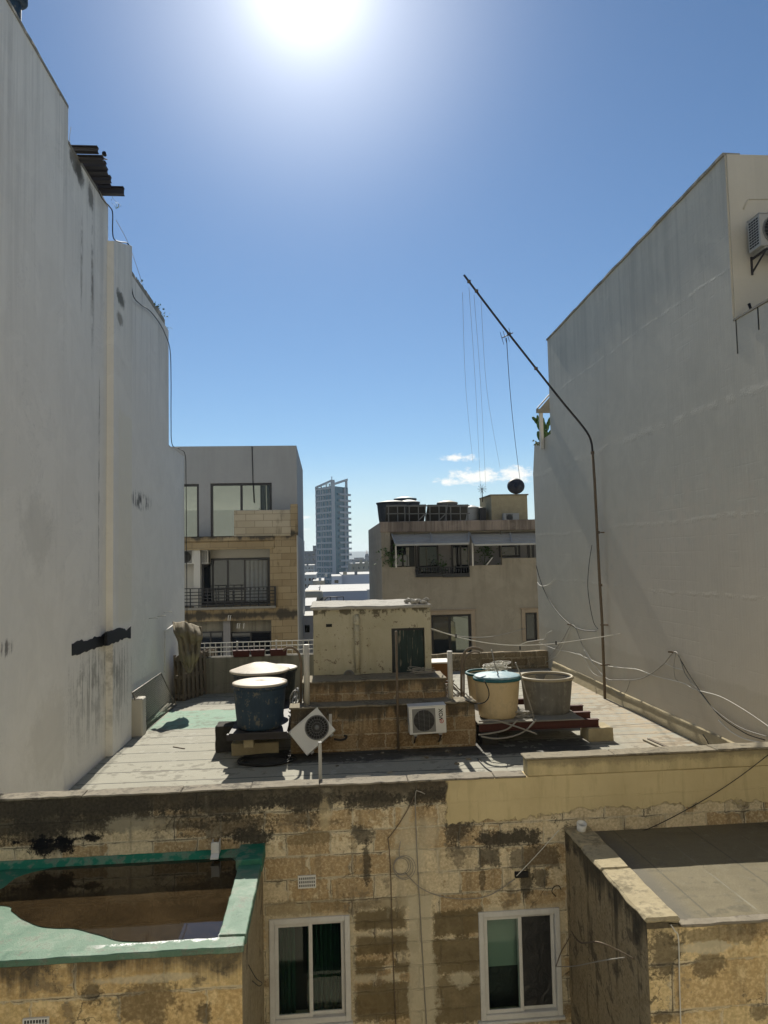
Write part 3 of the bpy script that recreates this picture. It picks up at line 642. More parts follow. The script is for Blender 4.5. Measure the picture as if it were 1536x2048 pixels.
# ================================================================== tall white block on the left
def yzpoly(pts): return [Vector((0, y, z)) for y, z in pts]
lb = thing('apartment_building', 'tall blank white party wall with rain streaks and a black tar band', 'building', (LX-3, 13, GROUND))
zA = PX(133, 210, LX).z; yA = PX(136, 300, LX).y; zB = PX(150, 293, LX).z; yB = PX(224, 440, LX).y; zC0 = PX(224, 484, LX).z
yC = PX(259, 520, LX).y; zC1 = PX(257, 489, LX).z; zD = PX(300, 597, LX).z; yD = PX(341, 790, LX).y; zE = PX(358, 902, LX).z; yE = PX(372, 1000, LX).y
b = MB()
def slab(x, pts): b.prism([Vector((x, y, z)) for y, z in pts], (-7, 0, 0))
slab(LX, [(FW, GROUND), (yA, GROUND), (yA, zA), (FW, zA)])
slab(LX-.07, [(yA-.2, GROUND), (yB, GROUND), (yB, zB-.02), (yA-.2, zB)])
slab(LX+.05, [(yB-.05, GROUND), (yC, GROUND), (yC, zC1), (yB-.05, zC0)])
slab(LX-.045, [(yC-.1, GROUND), (yD, GROUND), (yD, zD-.05), (yC-.1, zD)])
slab(LX-.05, [(yD-.1, GROUND), (yE, GROUND), (yE, zE-.02), (yD-.1, zE)])
b.build('wall', M['white_wall'], lb)
b = MB()
for a_, c_, xx_ in (((FW, zA), (yA, zA), LX-.13), ((yA, zB), (yB, zB-.02), LX-.20)): b.beam((xx_, a_[0]+.02, a_[1]+.01), (xx_, c_[0]-.02, c_[1]+.01), .28, .05)
b.build('coping', M['concrete'], lb, rough=(.22, .014, 2.4))
b = MB()                                           # loose parapet blocks along the lower roof edge
yy = yC+.15
while yy < yD-.35:
    L = random.uniform(.38, .55); h = random.uniform(.10, .2)
    b.box(LX-.30, yy, zD-.06, LX-.06, yy+L-.02, zD+h); yy += L
b.build('parapet', M['concrete'], lb, bevel=.012, rough=(.12, .012, 5))
top = [(145,1287),(160,1280),(176,1283),(190,1274),(203,1273),(214,1265),(226,1263),(236,1257),(246,1258),(254,1260),(262,1252)]
bot = [(262,1277),(250,1277),(240,1281),(228,1287),(215,1290),(200,1295),(185,1299),(170,1304),(158,1308),(145,1312)]
for XX, lo, hi in ((LX-.057, 0, 225), (LX+.062, 215, 999)):
    P2 = []; pp = top+bot
    for i, p in enumerate(pp):
        q = pp[(i+1) % len(pp)]
        for t in (0, .25, .5, .75): P2.append((p[0]+(q[0]-p[0])*t, p[1]+(q[1]-p[1])*t + random.uniform(-2.0, 2.0)))
    P2 = [(min(max(x, lo), hi), y) for x, y in P2]
    P3 = [p for i, p in enumerate(P2) if not (p[0] == P2[i-1][0] == P2[(i+1) % len(P2)][0])]
    b = MB(); b.prism([PX(x, y, XX) for x, y in P3], (-.05, 0, 0)); b.build('tar_patch', M['tar'], lb)
p0 = PZ(252, 1474, ROOF); p1 = PZ(290, 1468, ROOF)
b = MB(); b.box(LX-.1, p0.y, ROOF-.1, p1.x, p0.y+.3, PY(270, 1398, p0.y).z); b.build('plinth', M['cream_wall'], lb, bevel=.02, rough=(.2, .008, 4))

# ================================================================== tall grey block on the right
rb = thing('apartment_building', 'tall blank grey rendered party wall with rippled coating and cream upper return', 'building', (RX+4, 16, GROUND))
yF = PX(1457, 470, RX).y; zT = PX(1300, 466, RX).z; zT2 = PX(1453, 305, RX).z; zLo = PX(1463, 645, RX).z; yG = PX(1098, 780, RX).y; zTf = PX(1095, 680, RX).z
zG = PX(1085, 880, RX).z; yH = PX(1069, 900, RX).y
b = MB()
def slab2(x, pts): b.prism([Vector((x, y, z)) for y, z in pts], (9, 0, 0))
slab2(RX, [(FW-3, GROUND), (yF+.05, GROUND), (yF+.05, zLo), (FW-3, zLo-.05)])
slab2(RX+.001, [(yF, GROUND), (yG, GROUND), (yG, zTf), ((yF+yG)/2, (zT2+zTf)/2+.02), (yF, zT2)])
slab2(RX+.002, [(yG-.05, GROUND), (yH, GROUND), (yH+.25, zG-.9), (yH, zG), (yG-.05, zG+.05)])
b.build('wall', M['grey_wall'], rb)
b = MB(); zm_ = (zT2+zTf)/2+.02
for A_, C_ in (((yF, zT2), ((yF+yG)/2, zm_)), (((yF+yG)/2, zm_), (yG, zTf))): b.beam((RX+.12, A_[0], A_[1]+.012), (RX+.12, C_[0], C_[1]+.012), .30, .05)
b.build('coping', M['concrete'], rb, rough=(.25, .014, 2.2))
b = MB(); b.box(RX+.03, yF-.02, zLo+.0, RX+9, yF+.3, zT2-.002); b.build('upper_wall', M['cream_wall'], rb)
for px in (1472, 1517):
    b = MB(); q = PX(px, 640, RX); b.box(RX-.006, q.y-.012, zLo-(.55 if px < 1500 else .35), RX+.01, q.y+.012, zLo); b.build('expansion_joint', M['block_dark'], rb)
b = MB()
b.box(RX-.02, FW-2.9, zLo, RX+.35, yF-.03, zLo+.03); b.build('edge_flashing', M['concrete'], rb)
b = MB(); prof = [(RX, ROOF+.27), (RX-.03, ROOF+.25), (RX-.09, ROOF), (RX, ROOF)]
b.prism([Vector((x, FW+.3, z)) for x, z in prof], (0, yH-FW-1.5, 0)); b.build('skirting', M['block_cream'], rb, rough=(.35, .007, 2.5))

# ================================================================== the terrace house
th = thing('terrace_house', 'old limestone house with two white windows and a wide felted roof terrace', 'house', (1.4, FW, GROUND))
WL = R4(541, 1836, 699, 2044, FW); WR = R4(961, 1821, 1120, 2033, FW)
b = MB(); b.wall(LX, RX, GROUND, FTOP, FW, .24, [WL, WR]); b.build('wall', M['front_stone'], th)
b = MB(); b.box(CX0, FW, FTOP, RX, FW+.20, CTOP); b.build('parapet', M['cream_render'], th, bevel=.012, rough=(.35, .006, 2))
b = MB(); xs = LX
while xs < CX0-.02:
    L = min(random.uniform(.7, 1.1), CX0-.01-xs); b.box(xs, FW-.010-random.uniform(0,.008), FTOP, xs+L-.006, FW+.22, FTOP+random.uniform(.018,.026)); xs += L
b.build('coping', M['coping'], th, bevel=.008, rough=(.10, .008, 6))
b = MB(); xs = CX0-.02
while xs < RX-.02:
    L = min(random.uniform(.8, 1.4), RX-xs); b.box(xs, FW-.018, CTOP, xs+L-.004, FW+.23, CTOP+random.uniform(.02,.032)); xs += L
b.build('coping', M['coping_dark'], th, bevel=.008, rough=(.12, .007, 6))
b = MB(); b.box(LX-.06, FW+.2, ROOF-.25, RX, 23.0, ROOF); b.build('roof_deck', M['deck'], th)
b = MB(); b.box(LX, 22.8, GROUND, RX, 23.0, ROOF-.24); b.build('rear_wall', M['block_cream'], th)
def sash_window(parent, r, kinds):
    x0, x1, z0, z1 = r; Y = FW; fw = .05
    b = MB(); yf, yb = Y-.022, Y+.07
    b.box(x0-.012, yf, z0-.012, x0+fw, yb, z1+.012); b.box(x1-fw, yf, z0-.012, x1+.012, yb, z1+.012)
    b.box(x0+fw, yf, z1-fw, x1-fw, yb, z1+.012); b.box(x0+fw, yf, z0-.012, x1-fw, yb, z0+fw)
    b.box(x0-.05, Y-.05, z0-.045, x1+.03, Y+.05, z0-.0125)
    fr = b.build('window', M['white_alu'], parent, bevel=.006)
    xm = (x0+x1)/2
    for k, (a, c) in enumerate(((x0+fw, xm+.03), (xm-.02, x1-fw))):
        yo = Y+.004 if k == 0 else Y+.034; s = .042; za, zb = z0+fw, z1-fw
        b = MB(); b.box(a, yo, za, a+s, yo+.026, zb); b.box(c-s, yo, za, c, yo+.026, zb); b.box(a+s, yo, zb-s, c-s, yo+.026, zb); b.box(a+s, yo, za, c-s, yo+.026, za+s)
        b.build('sash', M['white_alu'], fr, bevel=.004)
        b = MB(); b.box(a+s, yo+.010, za+s, c-s, yo+.015, zb-s); b.build('pane', M['glass'] if kinds[k] != 'film' else M['glass_dark'], fr)
        b = MB(); yc = Y+.17+.03*k
        if kinds[k] == 'green':
            n = 60; aa = a-.02; cc = c+.02
            row0 = []; row1 = []
            for i in range(n+1):
                X = aa+(cc-aa)*i/n; yw = yc+.028*math.sin(i*.85)+.016*math.sin(i*2.1+1)
                row0.append(b.vert((X, yw, za-.1))); row1.append(b.vert((X, yw, zb+.1)))
            lim = int(n*.52) if k == 0 else n
            for i in range(lim): b.face((row0[i], row0[i+1], row1[i+1], row1[i]))
            b.smooth = False; b.build('curtain', M['curtain_green'], fr)
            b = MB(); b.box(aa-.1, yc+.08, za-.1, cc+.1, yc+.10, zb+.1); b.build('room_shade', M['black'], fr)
        elif kinds[k] == 'pale':
            zm = za+(zb-za)*.40
            b.box(a-.05, yc, zm, c+.05, yc+.01, zb+.1); b.build('blind', M['curtain_pale'], fr)
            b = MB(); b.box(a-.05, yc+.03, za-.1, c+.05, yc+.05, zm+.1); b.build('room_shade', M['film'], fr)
        else:
            b.box(a+s+.001, yo-.002, za+s, c-s-.001, yo+.008, zb-s); b.build('blackout_film', M['film'], fr)
    return fr
sash_window(th, WL, ('green', 'green')); sash_window(th, WR, ('pale', 'film'))
def vent(parent, r, Y, nx=8, nz=3):
    x0, x1, z0, z1 = r; b = MB(); b.box(x0, Y-.02, z0, x1, Y+.02, z1); b.mi = 1
    for i in range(nx):
        for j in range(nz):
            cx = x0+(x1-x0)*(i+.9)/(nx+.8); cz = z0+(z1-z0)*(j+.75)/(nz+.5); b.box(cx-.006, Y-.024, cz-.012, cx+.006, Y-.018, cz+.012)
    return b.build('vent_grille', [M['white_plastic'], M['black']], parent)
vent(th, R4(596, 1750, 632, 1775, FW), FW)
b = MB(); r = R4(1029, 1742, 1056, 1754, FW); b.box(r[0], FW-.03, r[2], r[1], FW+.02, r[3]); b.build('drain_slot', M['black'], th, bevel=.006)
# back parapets of the terrace
LPY, RPY = 19.2, 21.5
zpl = PY(500, 1313, LPY).z; zpr = PY(1000, 1305, RPY).z
b = MB(); b.box(LX-.05, LPY, ROOF-.02, 1.2, LPY+.2, zpl); b.build('back_parapet', M['parapet_grey'], th, bevel=.015, rough=(.4, .006, 2))
b = MB(); b.box(1.0, RPY, ROOF-.02, RX, RPY+.22, zpr); b.build('back_parapet', M['parapet_stone'], th, bevel=.02, rough=(.22, .025, 2.5))

# ================================================================== the two annexes in the yard
la = thing('annex', 'low stone annex with mint green waterproofed roof holding a muddy puddle', 'annex', (-2.3, LAY, GROUND))
b = MB(); b.wall(LX-1.2, LAX, GROUND, LAZ-.078, LAY, .2, []); b.build('wall', M['annex_stone'], la)
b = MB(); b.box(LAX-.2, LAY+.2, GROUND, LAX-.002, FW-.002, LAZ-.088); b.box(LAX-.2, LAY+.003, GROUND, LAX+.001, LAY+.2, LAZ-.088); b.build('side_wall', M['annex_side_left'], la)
LFZ = LAZ-.07
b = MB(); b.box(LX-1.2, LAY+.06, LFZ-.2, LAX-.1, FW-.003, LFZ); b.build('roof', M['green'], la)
b = MB()
b.box(LX-1.2, LAY-.012, LAZ-.077, LAX+.012, LAY+.16, LAZ-.020); b.box(LAX-.22, LAY+.161, LAZ-.10, LAX+.02, FW-.45, LAZ-.006); b.box(LAX-.25, FW-.449, LAZ-.10, LAX+.03, FW-.004, LAZ+.045)
b.prism([(LX-1.2, FW-.005, LFZ), (LX-1.2, FW-.005, LFZ+.07), (LX-1.2, FW-.02, LFZ+.07), (LX-1.2, FW-.10, LFZ)], (LAX-.25-LX+1.2, 0, 0))
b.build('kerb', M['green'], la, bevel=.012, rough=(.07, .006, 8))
vent(la, R4(47, 2034, 99, 2062, LAY), LAY)
out = [(-60,1790),(0,1779),(36,1753),(109,1735),(182,1722),(328,1714),(463,1716),(472,1764),(459,1793),(448,1844),(441,1889),(405,1888),(372,1891),(328,1890),(290,1886),(219,1877),(164,1861),(110,1856),(73,1852),(45,1838),(22,1822),(20,1815),(0,1811),(-60,1812)]
PW = LFZ+.006; pts = smoothpts([PZ(x, y, PW) for x, y in out], 6)
pts = [p + Vector((mnoise.noise(p*5)*.02, mnoise.noise(p*5+Vector((9,0,0)))*.03, 0)) for p in pts]
b = MB(); b.poly(pts); structure(b.build('puddle_water', M['puddle']))

ra = thing('annex', 'low stone annex with grey felted flat roof and worn sandy kerb', 'annex', (4.6, RAY, GROUND))
RFZ = RAZ-.08
b = MB(); b.wall(RAX, RX, GROUND, RFZ-.016, RAY, .2, []); b.build('wall', M['annex_stone_right'], ra)
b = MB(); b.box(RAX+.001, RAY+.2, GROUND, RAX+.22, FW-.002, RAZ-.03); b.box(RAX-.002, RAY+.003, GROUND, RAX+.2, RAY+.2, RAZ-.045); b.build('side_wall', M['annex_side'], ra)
b = MB(); b.box(RAX+.2, RAY+.03, RFZ-.2, RX, FW-.003, RFZ); b.build('roof', M['right_deck'], ra, rough=(.6, .004, 3))
b = MB(); yy = RAY-.02
for L in (1.05, .62, .68):
    yn = min(yy+L, FW-.004); b.box(RAX-.02, yy, RAZ-.05, RAX+.30, yn-.008, RAZ); yy = yn
b.build('kerb', M['kerb_stone'], ra, bevel=.02, rough=(.08, .013, 5))
b = MB(); b.box(RAX+.3, RAY-.02, RFZ-.015, RX, RAY+.09, RFZ+.010); b.build('roof_edge', M['coping'], ra, bevel=.008, rough=(.1, .01, 6))

# ================================================================== the building the viewer looks out of; it faces the sun and is mirrored in the far windows
vb = thing('apartment_building', 'sunlit cream apartment building mirrored in the far window panes', 'building', (0, -1.2, GROUND))
def viewer_front():
    m = Mat('row_of_painted_fronts', .9, .2); x, y, z = m.xyz(); n = m.noise(m.vec(x, y, z), 1.5, 5, .6)
    c = m.mix(n, (.72,.66,.53), (.84,.78,.64))
    for a, e, cc in ((-17.6, -8.3, (.80,.79,.76)), (-8.3, -5.9, (.48,.62,.53)), (-5.9, -4.9, (.80,.80,.78)), (-4.9, -2.2, (.20,.20,.21)), (9.4, 10.6, (.45,.24,.12))):
        c = m.mix(m.math('MULTIPLY', m.math('GREATER_THAN', x, a), m.math('LESS_THAN', x, e)), c, cc)
    m.col(c); return m.mat
holes = []
for fl in range(7):
    z0 = GROUND+.4+fl*3.1
    for k in range(-5, 6):
        x0 = k*3.1-.7
        holes.append((x0, x0+1.3, z0+.9, z0+2.3) if k % 2 else (x0, x0+1.6, z0, z0+2.3))
b = MB(); b.wall(-17.5, 18.5, GROUND, 8.8, -1.2, .25, holes); b.build('wall', viewer_front(), vb)
for h in holes: b = MB(); b.box(h[0], -1.12, h[2], h[1], -1.08, h[3]); b.build('pane', M['glass_dark'], vb)
for fl in range(1, 7):
    z0 = GROUND+.4+fl*3.1
    for x0 in (-14.5, -8.3, 5.0, 11.0): b = MB(); b.box(x0, -1.199, z0-.2, x0+3.6, -.35, z0-.02); b.box(x0, -.42, z0-.02, x0+3.6, -.36, z0+.9); b.build('balcony', M['white_paint'], vb)
# ================================================================== stair hut on the terrace, with its two plinth walls
P1Y, P2Y, HY = 13.05, 13.50, 14.25
z1 = PY(765, 1412, P1Y).z; z2 = PY(750, 1362, P2Y).z; zh = PY(745, 1217, HY).z
hutt = thing('rooftop_hut', 'small yellow rendered stair hut with a peeling dark door, on mouldy stone plinths', 'hut', (.75, 14.5, ROOF))
x0, x1 = PY(581, 1450, P1Y).x, PY(951, 1450, P1Y).x
b = MB(); b.box(x0, P1Y, ROOF-.02, x1, P2Y, z1); b.build('plinth', M['plinth_render'], hutt, bevel=.015, rough=(.16, .018, 3))
b = MB(); b.box(x0-.02, P1Y-.03, z1-.002, x1+.03, P2Y-.01, z1+.028); b.build('plinth_cap', M['coping_dark'], hutt, bevel=.008, rough=(.12, .012, 5))
x0, x1 = PY(606, 1385, P2Y).x, PY(892, 1385, P2Y).x
b = MB(); b.box(x0, P2Y+.001, ROOF, x1, HY-.005, z2); b.build('plinth', M['plinth_back'], hutt, bevel=.015, rough=(.16, .018, 3))
b = MB(); b.box(x0-.02, P2Y-.025, z2-.002, x1+.02, HY-.006, z2+.025); b.build('plinth_cap', M['coping_dark'], hutt, bevel=.008, rough=(.12, .012, 5))
hx0, hx1 = PY(627, 1290, HY).x, PY(862, 1290, HY).x
DR = R4(784, 1256, 850, 1385, HY)
b = MB(); b.wall(hx0, hx1, ROOF, zh, HY, .2, [DR]); b.poly([(hx0,HY+.2,ROOF),(hx0,HY+.2,zh),(hx0,16.2,zh),(hx0,16.2,ROOF)]); b.poly([(hx1,HY+.2,ROOF),(hx1,16.2,ROOF),(hx1,16.2,zh),(hx1,HY+.2,zh)]); b.poly([(hx0,16.2,ROOF),(hx0,16.2,zh),(hx1,16.2,zh),(hx1,16.2,ROOF)])
b.build('wall', M['hut'], hutt, rough=(.3, .006, 2.5))
b = MB(); b.box(hx0-.05, HY-.06, zh-.01, hx1+.03, 16.25, zh+.055); b.build('roof', M['felt_white'], hutt, bevel=.015, rough=(.13, .014, 3.5))
b = MB()
for i in range(16):
    c = Vector((random.uniform(hx1-.42, hx1-.03), HY+random.uniform(.0, .4), zh+.07+random.uniform(0,.05))); r = random.uniform(.03, .075)
    b.box(-r, -r*.8, -r*.5, r, r*.8, r*.5, Matrix.Translation(c) @ Euler((random.random(), random.random(), random.random()*3)).to_matrix().to_4x4())
b.build('roof_rubble', M['felt_white'], hutt, bevel=.012)
b = MB(); b.box(DR[0]+.01, HY+.07, DR[2], DR[1]-.01, HY+.11, DR[3]-.01); dr = b.build('door', M['door'], hutt)
b = MB(); b.box(DR[0]-.005, HY+.03, DR[2], DR[0]+.05, HY+.12, DR[3]); b.box(DR[0]+.05, HY+.03, DR[3]-.045, DR[1], HY+.12, DR[3]+.003); b.build('frame', M['dark_iron'], dr)
px = PY(714, 1300, HY).x; zt, zb = PY(714, 1246, HY).z, z2
b = MB(); b.tube([(px, HY-.07, zb), (px, HY-.07, zt)], .05, 14)
for yy in (1262, 1270, 1306, 1312, 1346, 1352):
    zz = PY(714, yy, HY).z; b.tube([(px, HY-.07, zz-.012), (px, HY-.07, zz+.012)], .062, 14)
pz = [(px, HY-.07, zt-.02), (px, HY-.07, zt+.05), (px, HY-.04, zt+.10), (px, HY+.03, zt+.12)]
b.tube(smoothpts(pz, 4), .058, 14); b.build('soil_pipe', M['hut'], hutt)
r = R4(652, 1248, 664, 1254, HY); b = MB(); b.box(r[0], HY-.006, r[2], r[1], HY+.05, r[3]); b.build('vent_hole', M['black'], hutt)
c = PY(698, 1351, HY-.1)
disc = MB(); disc.lathe([(.0, 0), (.085, 0), (.085, .012), (.108, .014), (.108, -.01), (.0, -.012)], c, 30, Euler((math.radians(80), 0, 0)).to_matrix().to_4x4())
tag(disc.build('round_cover', M['grey_plastic']), 'round grey cover leaning at the foot of the yellow hut wall', 'cover')

def text_mesh(txt, size, depth, mat, parent, Mx, name='lettering'):
    cu = bpy.data.curves.new(name, 'FONT'); cu.body = txt; cu.size = size; cu.extrude = depth; cu.align_x = 'CENTER'; cu.align_y = 'CENTER'; cu.offset = size*.022
    to = bpy.data.objects.new(name, cu); COL.objects.link(to)
    me = bpy.data.meshes.new_from_object(to.evaluated_get(bpy.context.evaluated_depsgraph_get()))
    bpy.data.objects.remove(to); me.transform(Mx); me.materials.clear(); me.materials.append(mat)
    o = bpy.data.objects.new(name, me); COL.objects.link(o); o.parent = parent; return o

# ------------------------------------------------------------------ air conditioner outdoor units
def ac_unit(label, loc, w, h, d, fx=.38, fr=.40, style='slats', group=None, side_louvre=False, brackets=True, casing='white_plastic'):
    t = thing('air_conditioner', label, 'air conditioner', loc, group)
    b = MB(); b.box(-w/2, -d/2, 0, w/2, d/2, h); b.build('casing', M[casing], t, local=True, bevel=.012, bev_seg=2)
    b = MB(); b.box(-w/2-.008, -d/2-.008, h-.002, w/2+.008, d/2+.004, h+.016); b.build('lid', M[casing], t, local=True, bevel=.005)
    cx = -w/2 + w*fx; cz = h*.5; R = h*fr; yf = -d/2
    b = MB()
    if style == 'slats': b.box(cx-R*1.12, yf-.006, cz-R*1.12, cx+R*1.12, yf+.004, cz+R*1.12); b.build('fan_panel', M['grey_plastic'], t, local=True, bevel=.004)
    else: b.lathe([(R*1.0, 0), (R*1.07, 0), (R*1.07, .014), (R*1.0, .014)], (cx, yf, cz), 48, Euler((math.radians(90), 0, 0)).to_matrix().to_4x4(), ring=True); b.build('fan_ring', M['grey_plastic'], t, local=True)
    b = MB(); b.lathe([(0, 0), (R, 0), (R, .010), (0, .010)], (cx, yf+.001, cz), 48, Euler((math.radians(90), 0, 0)).to_matrix().to_4x4(), smooth=False); b.build('fan', M['black'], t, local=True)
    b = MB(); yg = yf-.014
    if style == 'slats':
        for i in range(-8, 9):
            zz = i/8.5*R; hw = math.sqrt(max(R*R-zz*zz, 0)); b.tube([(cx-hw, yg, cz+zz), (cx+hw, yg, cz+zz)], .0028, 4)
        for i in (-.5, 0, .5): b.tube([(cx+i*R, yg, cz-R*math.sqrt(1-i*i)), (cx+i*R, yg, cz+R*math.sqrt(1-i*i))], .003, 4)
    else:
        for i in range(22):
            a = 2*math.pi*i/22; b.tube([(cx+R*.2*math.cos(a), yg, cz+R*.2*math.sin(a)), (cx+R*math.cos(a), yg, cz+R*math.sin(a))], .0022, 4)
        for q in (.45, .7, .97): b.tube([(cx+R*q*math.cos(2*math.pi*i/36), yg-.002, cz+R*q*math.sin(2*math.pi*i/36)) for i in range(36)], .003, 4, closed=True)
        b.lathe([(0, 0), (R*.2, 0), (R*.2, .012), (0, .018)], (cx, yf-.008, cz), 24, Euler((math.radians(90), 0, 0)).to_matrix().to_4x4())
    b.build('fan_guard', M['grey_plastic'], t, local=True)
    if side_louvre:
        b = MB()
        for i in range(10):
            for j in range(4):
                zz = h*.08+h*.86*i/10; yy = -d*.4+d*.8*j/4; b.box(-w/2-.004, yy+.008, zz+.008, -w/2+.002, yy+d*.2-.008, zz+h*.086-.012)
        b.build('side_louvre', M['black'], t, local=True)
    for s in (-.34, .34): b = MB(); b.box(s*w-.03, -d*.42, -.03, s*w+.03, d*.42, 0.001); b.build('foot', M['galv'], t, local=True)
    if brackets:
        for s in (-.34, .34):
            b = MB(); b.beam((s*w, -d*.5, -.045), (s*w, d*.5+.12, -.045), .03, .03); b.beam((s*w, -d*.35, -.05), (s*w, d*.5+.1, -.26), .02, .02); b.beam((s*w, d*.5+.11, .0), (s*w, d*.5+.11, -.30), .03, .02)
            b.build('bracket', M['dark_steel'], t, local=True)
    return t
AY = 12.90
r = R4(819, 1413, 893, 1468, AY-.13)
vox = ac_unit('small white air conditioner with vertical black lettering, mounted on the mouldy plinth wall', ((r[0]+r[1])/2, AY, r[2]), r[1]-r[0], r[3]-r[2], .26, .40, .385, 'slats', 'air conditioner units')
vox.rotation_euler = (0, math.radians(-1.2), 0)
ww, hh = r[1]-r[0], r[3]-r[2]
text_mesh('VOX', .098, .001, M['black'], vox, Matrix.Translation((ww*.365, -.133, hh*.69)) @ Euler((math.radians(90), 0, 0)).to_matrix().to_4x4() @ Matrix.Rotation(math.radians(90), 4, 'Z') @ Matrix.Diagonal((.92, 1, 1, 1)))
b = MB(); cc = (ww*.375, -.1315, hh*.44)
b.lathe([(.027, 0), (.036, 0), (.036, .003), (.027, .003)], cc, 28, Euler((math.radians(90), 0, 0)).to_matrix().to_4x4(), smooth=False, ring=True)
b.lathe([(0, 0), (.009, 0), (.009, .003), (0, .003)], (cc[0]-.008, cc[1], cc[2]+.007), 12, Euler((math.radians(90), 0, 0)).to_matrix().to_4x4(), smooth=False)
b.tube([(cc[0], cc[1]-.001, cc[2]-.020), (cc[0], cc[1]-.001, cc[2]-.002), (cc[0]+.016, cc[1]-.001, cc[2]-.002)], .004, 5); b.build('badge', M['red_mark'], vox, local=True)
# the unit that has tipped over on its corner
FY = 12.32
wdt = math.hypot(637-578, 1430-1476)/1450*FY; hgt = math.hypot(671-637, 1474-1430)/1450*FY*1.03
fal = ac_unit('dirty white air conditioner tipped on its corner against the plinth', (0, 0, 0), wdt, hgt, .27, .66, .40, 'radial', 'air conditioner units', brackets=False)
fal['label'] = 'dirty white air conditioner tipped on its corner against the plinth'
_a = math.radians(39)
ex = Vector((math.cos(_a), 0, math.sin(_a))); ez = Vector((-math.sin(_a), 0, math.cos(_a)))
lean = Matrix.Rotation(math.radians(-17), 3, 'X'); ex, ez = lean @ ex, lean @ ez; ey = ez.cross(ex)
Mf = Matrix((ex, ey, ez)).transposed()
pb = PZ(614, 1521, ROOF)
fal.location = pb - Mf @ Vector((-wdt/2, -.135, 0)) + Vector((0, 0, .27*math.sin(math.radians(17))))
fal.rotation_euler = Mf.to_euler()
# ------------------------------------------------------------------ water tanks
def water_tank(label, px, D, yt, yb, rt, rb, body, rim, lid=None, lid_r=None, cone=.02, group='round water tanks on the terrace', inside=None, squash=1.0):
    c = PY(px, (yt+yb)/2, D); zb = PY(px, yb, D-rb).z; zt = PY(px, yt, D-rt*.2).z; h = zt-zb
    t = thing('water_tank', label, 'water tank', (c.x, D, zb), group)
    b = MB(); H = h
    prof = [(0, .0), (rb*.93, .0), (rb, .03)] + [(rb+(rt-rb)*q**.8, .03+(H-.06)*q) for q in (.15,.3,.45,.6,.75,.9,1)]
    if lid is None: prof += [(rt-.012, H-.02), (rt-.03, H-.06), (rb-.02, .05), (0, .045)]
    else: prof += [(0, H-.025)]
    b.lathe(prof, (0, 0, 0), 48, jit=.012)
    b.build('body', M[body], t, local=True)
    b = MB(); b.lathe([(rt*.99, H-.055), (rt+.028, H-.05), (rt+.032, H-.02), (rt+.012, H), (rt-.02, H-.004), (rt-.02, H-.05)], (0, 0, 0), 48, jit=.01, ring=True); b.build('rim', M[rim], t, local=True)
    if inside: b = MB(); b.lathe([(rt-.031, H-.062), (rb-.019, .06), (0, .055), (0, .05), (rb-.018, .052), (rt-.030, H-.062)], (0, 0, 0), 48, ring=True); b.build('inner_wall', M[inside], t, local=True)
    if lid:
        R = lid_r or rt+.05; b = MB()
        b.lathe([(R*.97, H-.012), (R, H+.004), (R, H+.022), (R*.93, H+.034), (R*.6, H+.034+cone*.5), (R*.25, H+.034+cone*.92), (0, H+.036+cone)], (0, 0, 0), 48, jit=.03)
        b.build('lid', M[lid], t, local=True)
    return t
T1 = water_tank('weathered dark blue water tank with pale flat lid, in front of two other tanks', 520, 13.0, 1368, 1464, .455, .385, 'tank_blue', 'tank_blue', 'lid_cream', .478, .012)
T2 = water_tank('dark water tank under a wide cream cone lid, just behind the blue tank', 520, 14.35, 1343, 1448, .50, .42, 'tank_dark', 'tank_dark', 'lid_cream', .575, .13)
T3 = water_tank('grey water tank with flat white lid, rearmost of the trio by the hut', 551, 15.6, 1338, 1428, .43, .37, 'tank_dark', 'tank_dark', 'lid_white', .46, .02)
T4 = water_tank('cream water tank with blue green lid, frontmost on the red beams', 995, 13.55, 1354, 1441, .42, .35, 'tank_cream', 'teal', 'lid_teal', .43, .045)
b = MB(); b.lathe([(.0, .0), (.13, 0), (.14, .02), (.13, .035), (0, .035)], (0, 0, T4.children[0].dimensions.z+.055), 30); b.build('hatch', M['lid_teal'], T4, local=True)
T5 = water_tank('open grey water tank with tan inside, right of the cream tank', 1094, 13.85, 1352, 1440, .485, .41, 'tank_grey', 'tank_inside', inside='tank_inside')
T6 = water_tank('cream water tank with dark teal rim, half hidden behind the lidded cream one', 975, 15.0, 1344, 1428, .42, .34, 'tank_cream', 'teal', inside='teal')

# ------------------------------------------------------------------ what the tanks stand on
def block(label, x0, y0, z0, x1, y1, z1, mat='concrete', name='concrete_block', group=None, rough=(.12, .008, 6)):
    c = ((x0+x1)/2, (y0+y1)/2, min(z0, z1)); o = MB().box(x0-c[0], y0-c[1], z0-c[2], x1-c[0], y1-c[1], z1-c[2]).build(name, M[mat], None, bevel=.01, rough=rough); o.location = c
    return tag(o, label, 'block', group)
SZ = T1.location.z
st = thing('tank_stand', 'blackened steel platform under the blue tank and its two neighbours', 'stand', (T1.location.x, 14.2, SZ-.14), 'tank stands')
xs0, xs1 = PY(436, 1450, 13.4).x, PY(573, 1450, 13.4).x
b = MB(); b.box(xs0+.3, 12.58, SZ-.035, xs1+.05, 16.2, SZ-.001); b.build('platform', M['dark_steel'], st, rough=(.4, .006, 3))
for yy in (12.7, 13.6, 14.6, 15.9):
    b = MB(); b.box(xs0+.25, yy-.05, SZ-.135, xs1+.06, yy+.05, SZ-.036); b.build('beam', M['dark_steel'], st)
q = PZ(463, 1512, ROOF); q2 = PZ(557, 1509, ROOF); zt = PY(510, 1486, q.y).z
block('long ochre block lying in front of the blue tank', q.x, q.y, ROOF, q2.x, q.y+.26, zt, 'block_cream', group='blocks under the tanks')
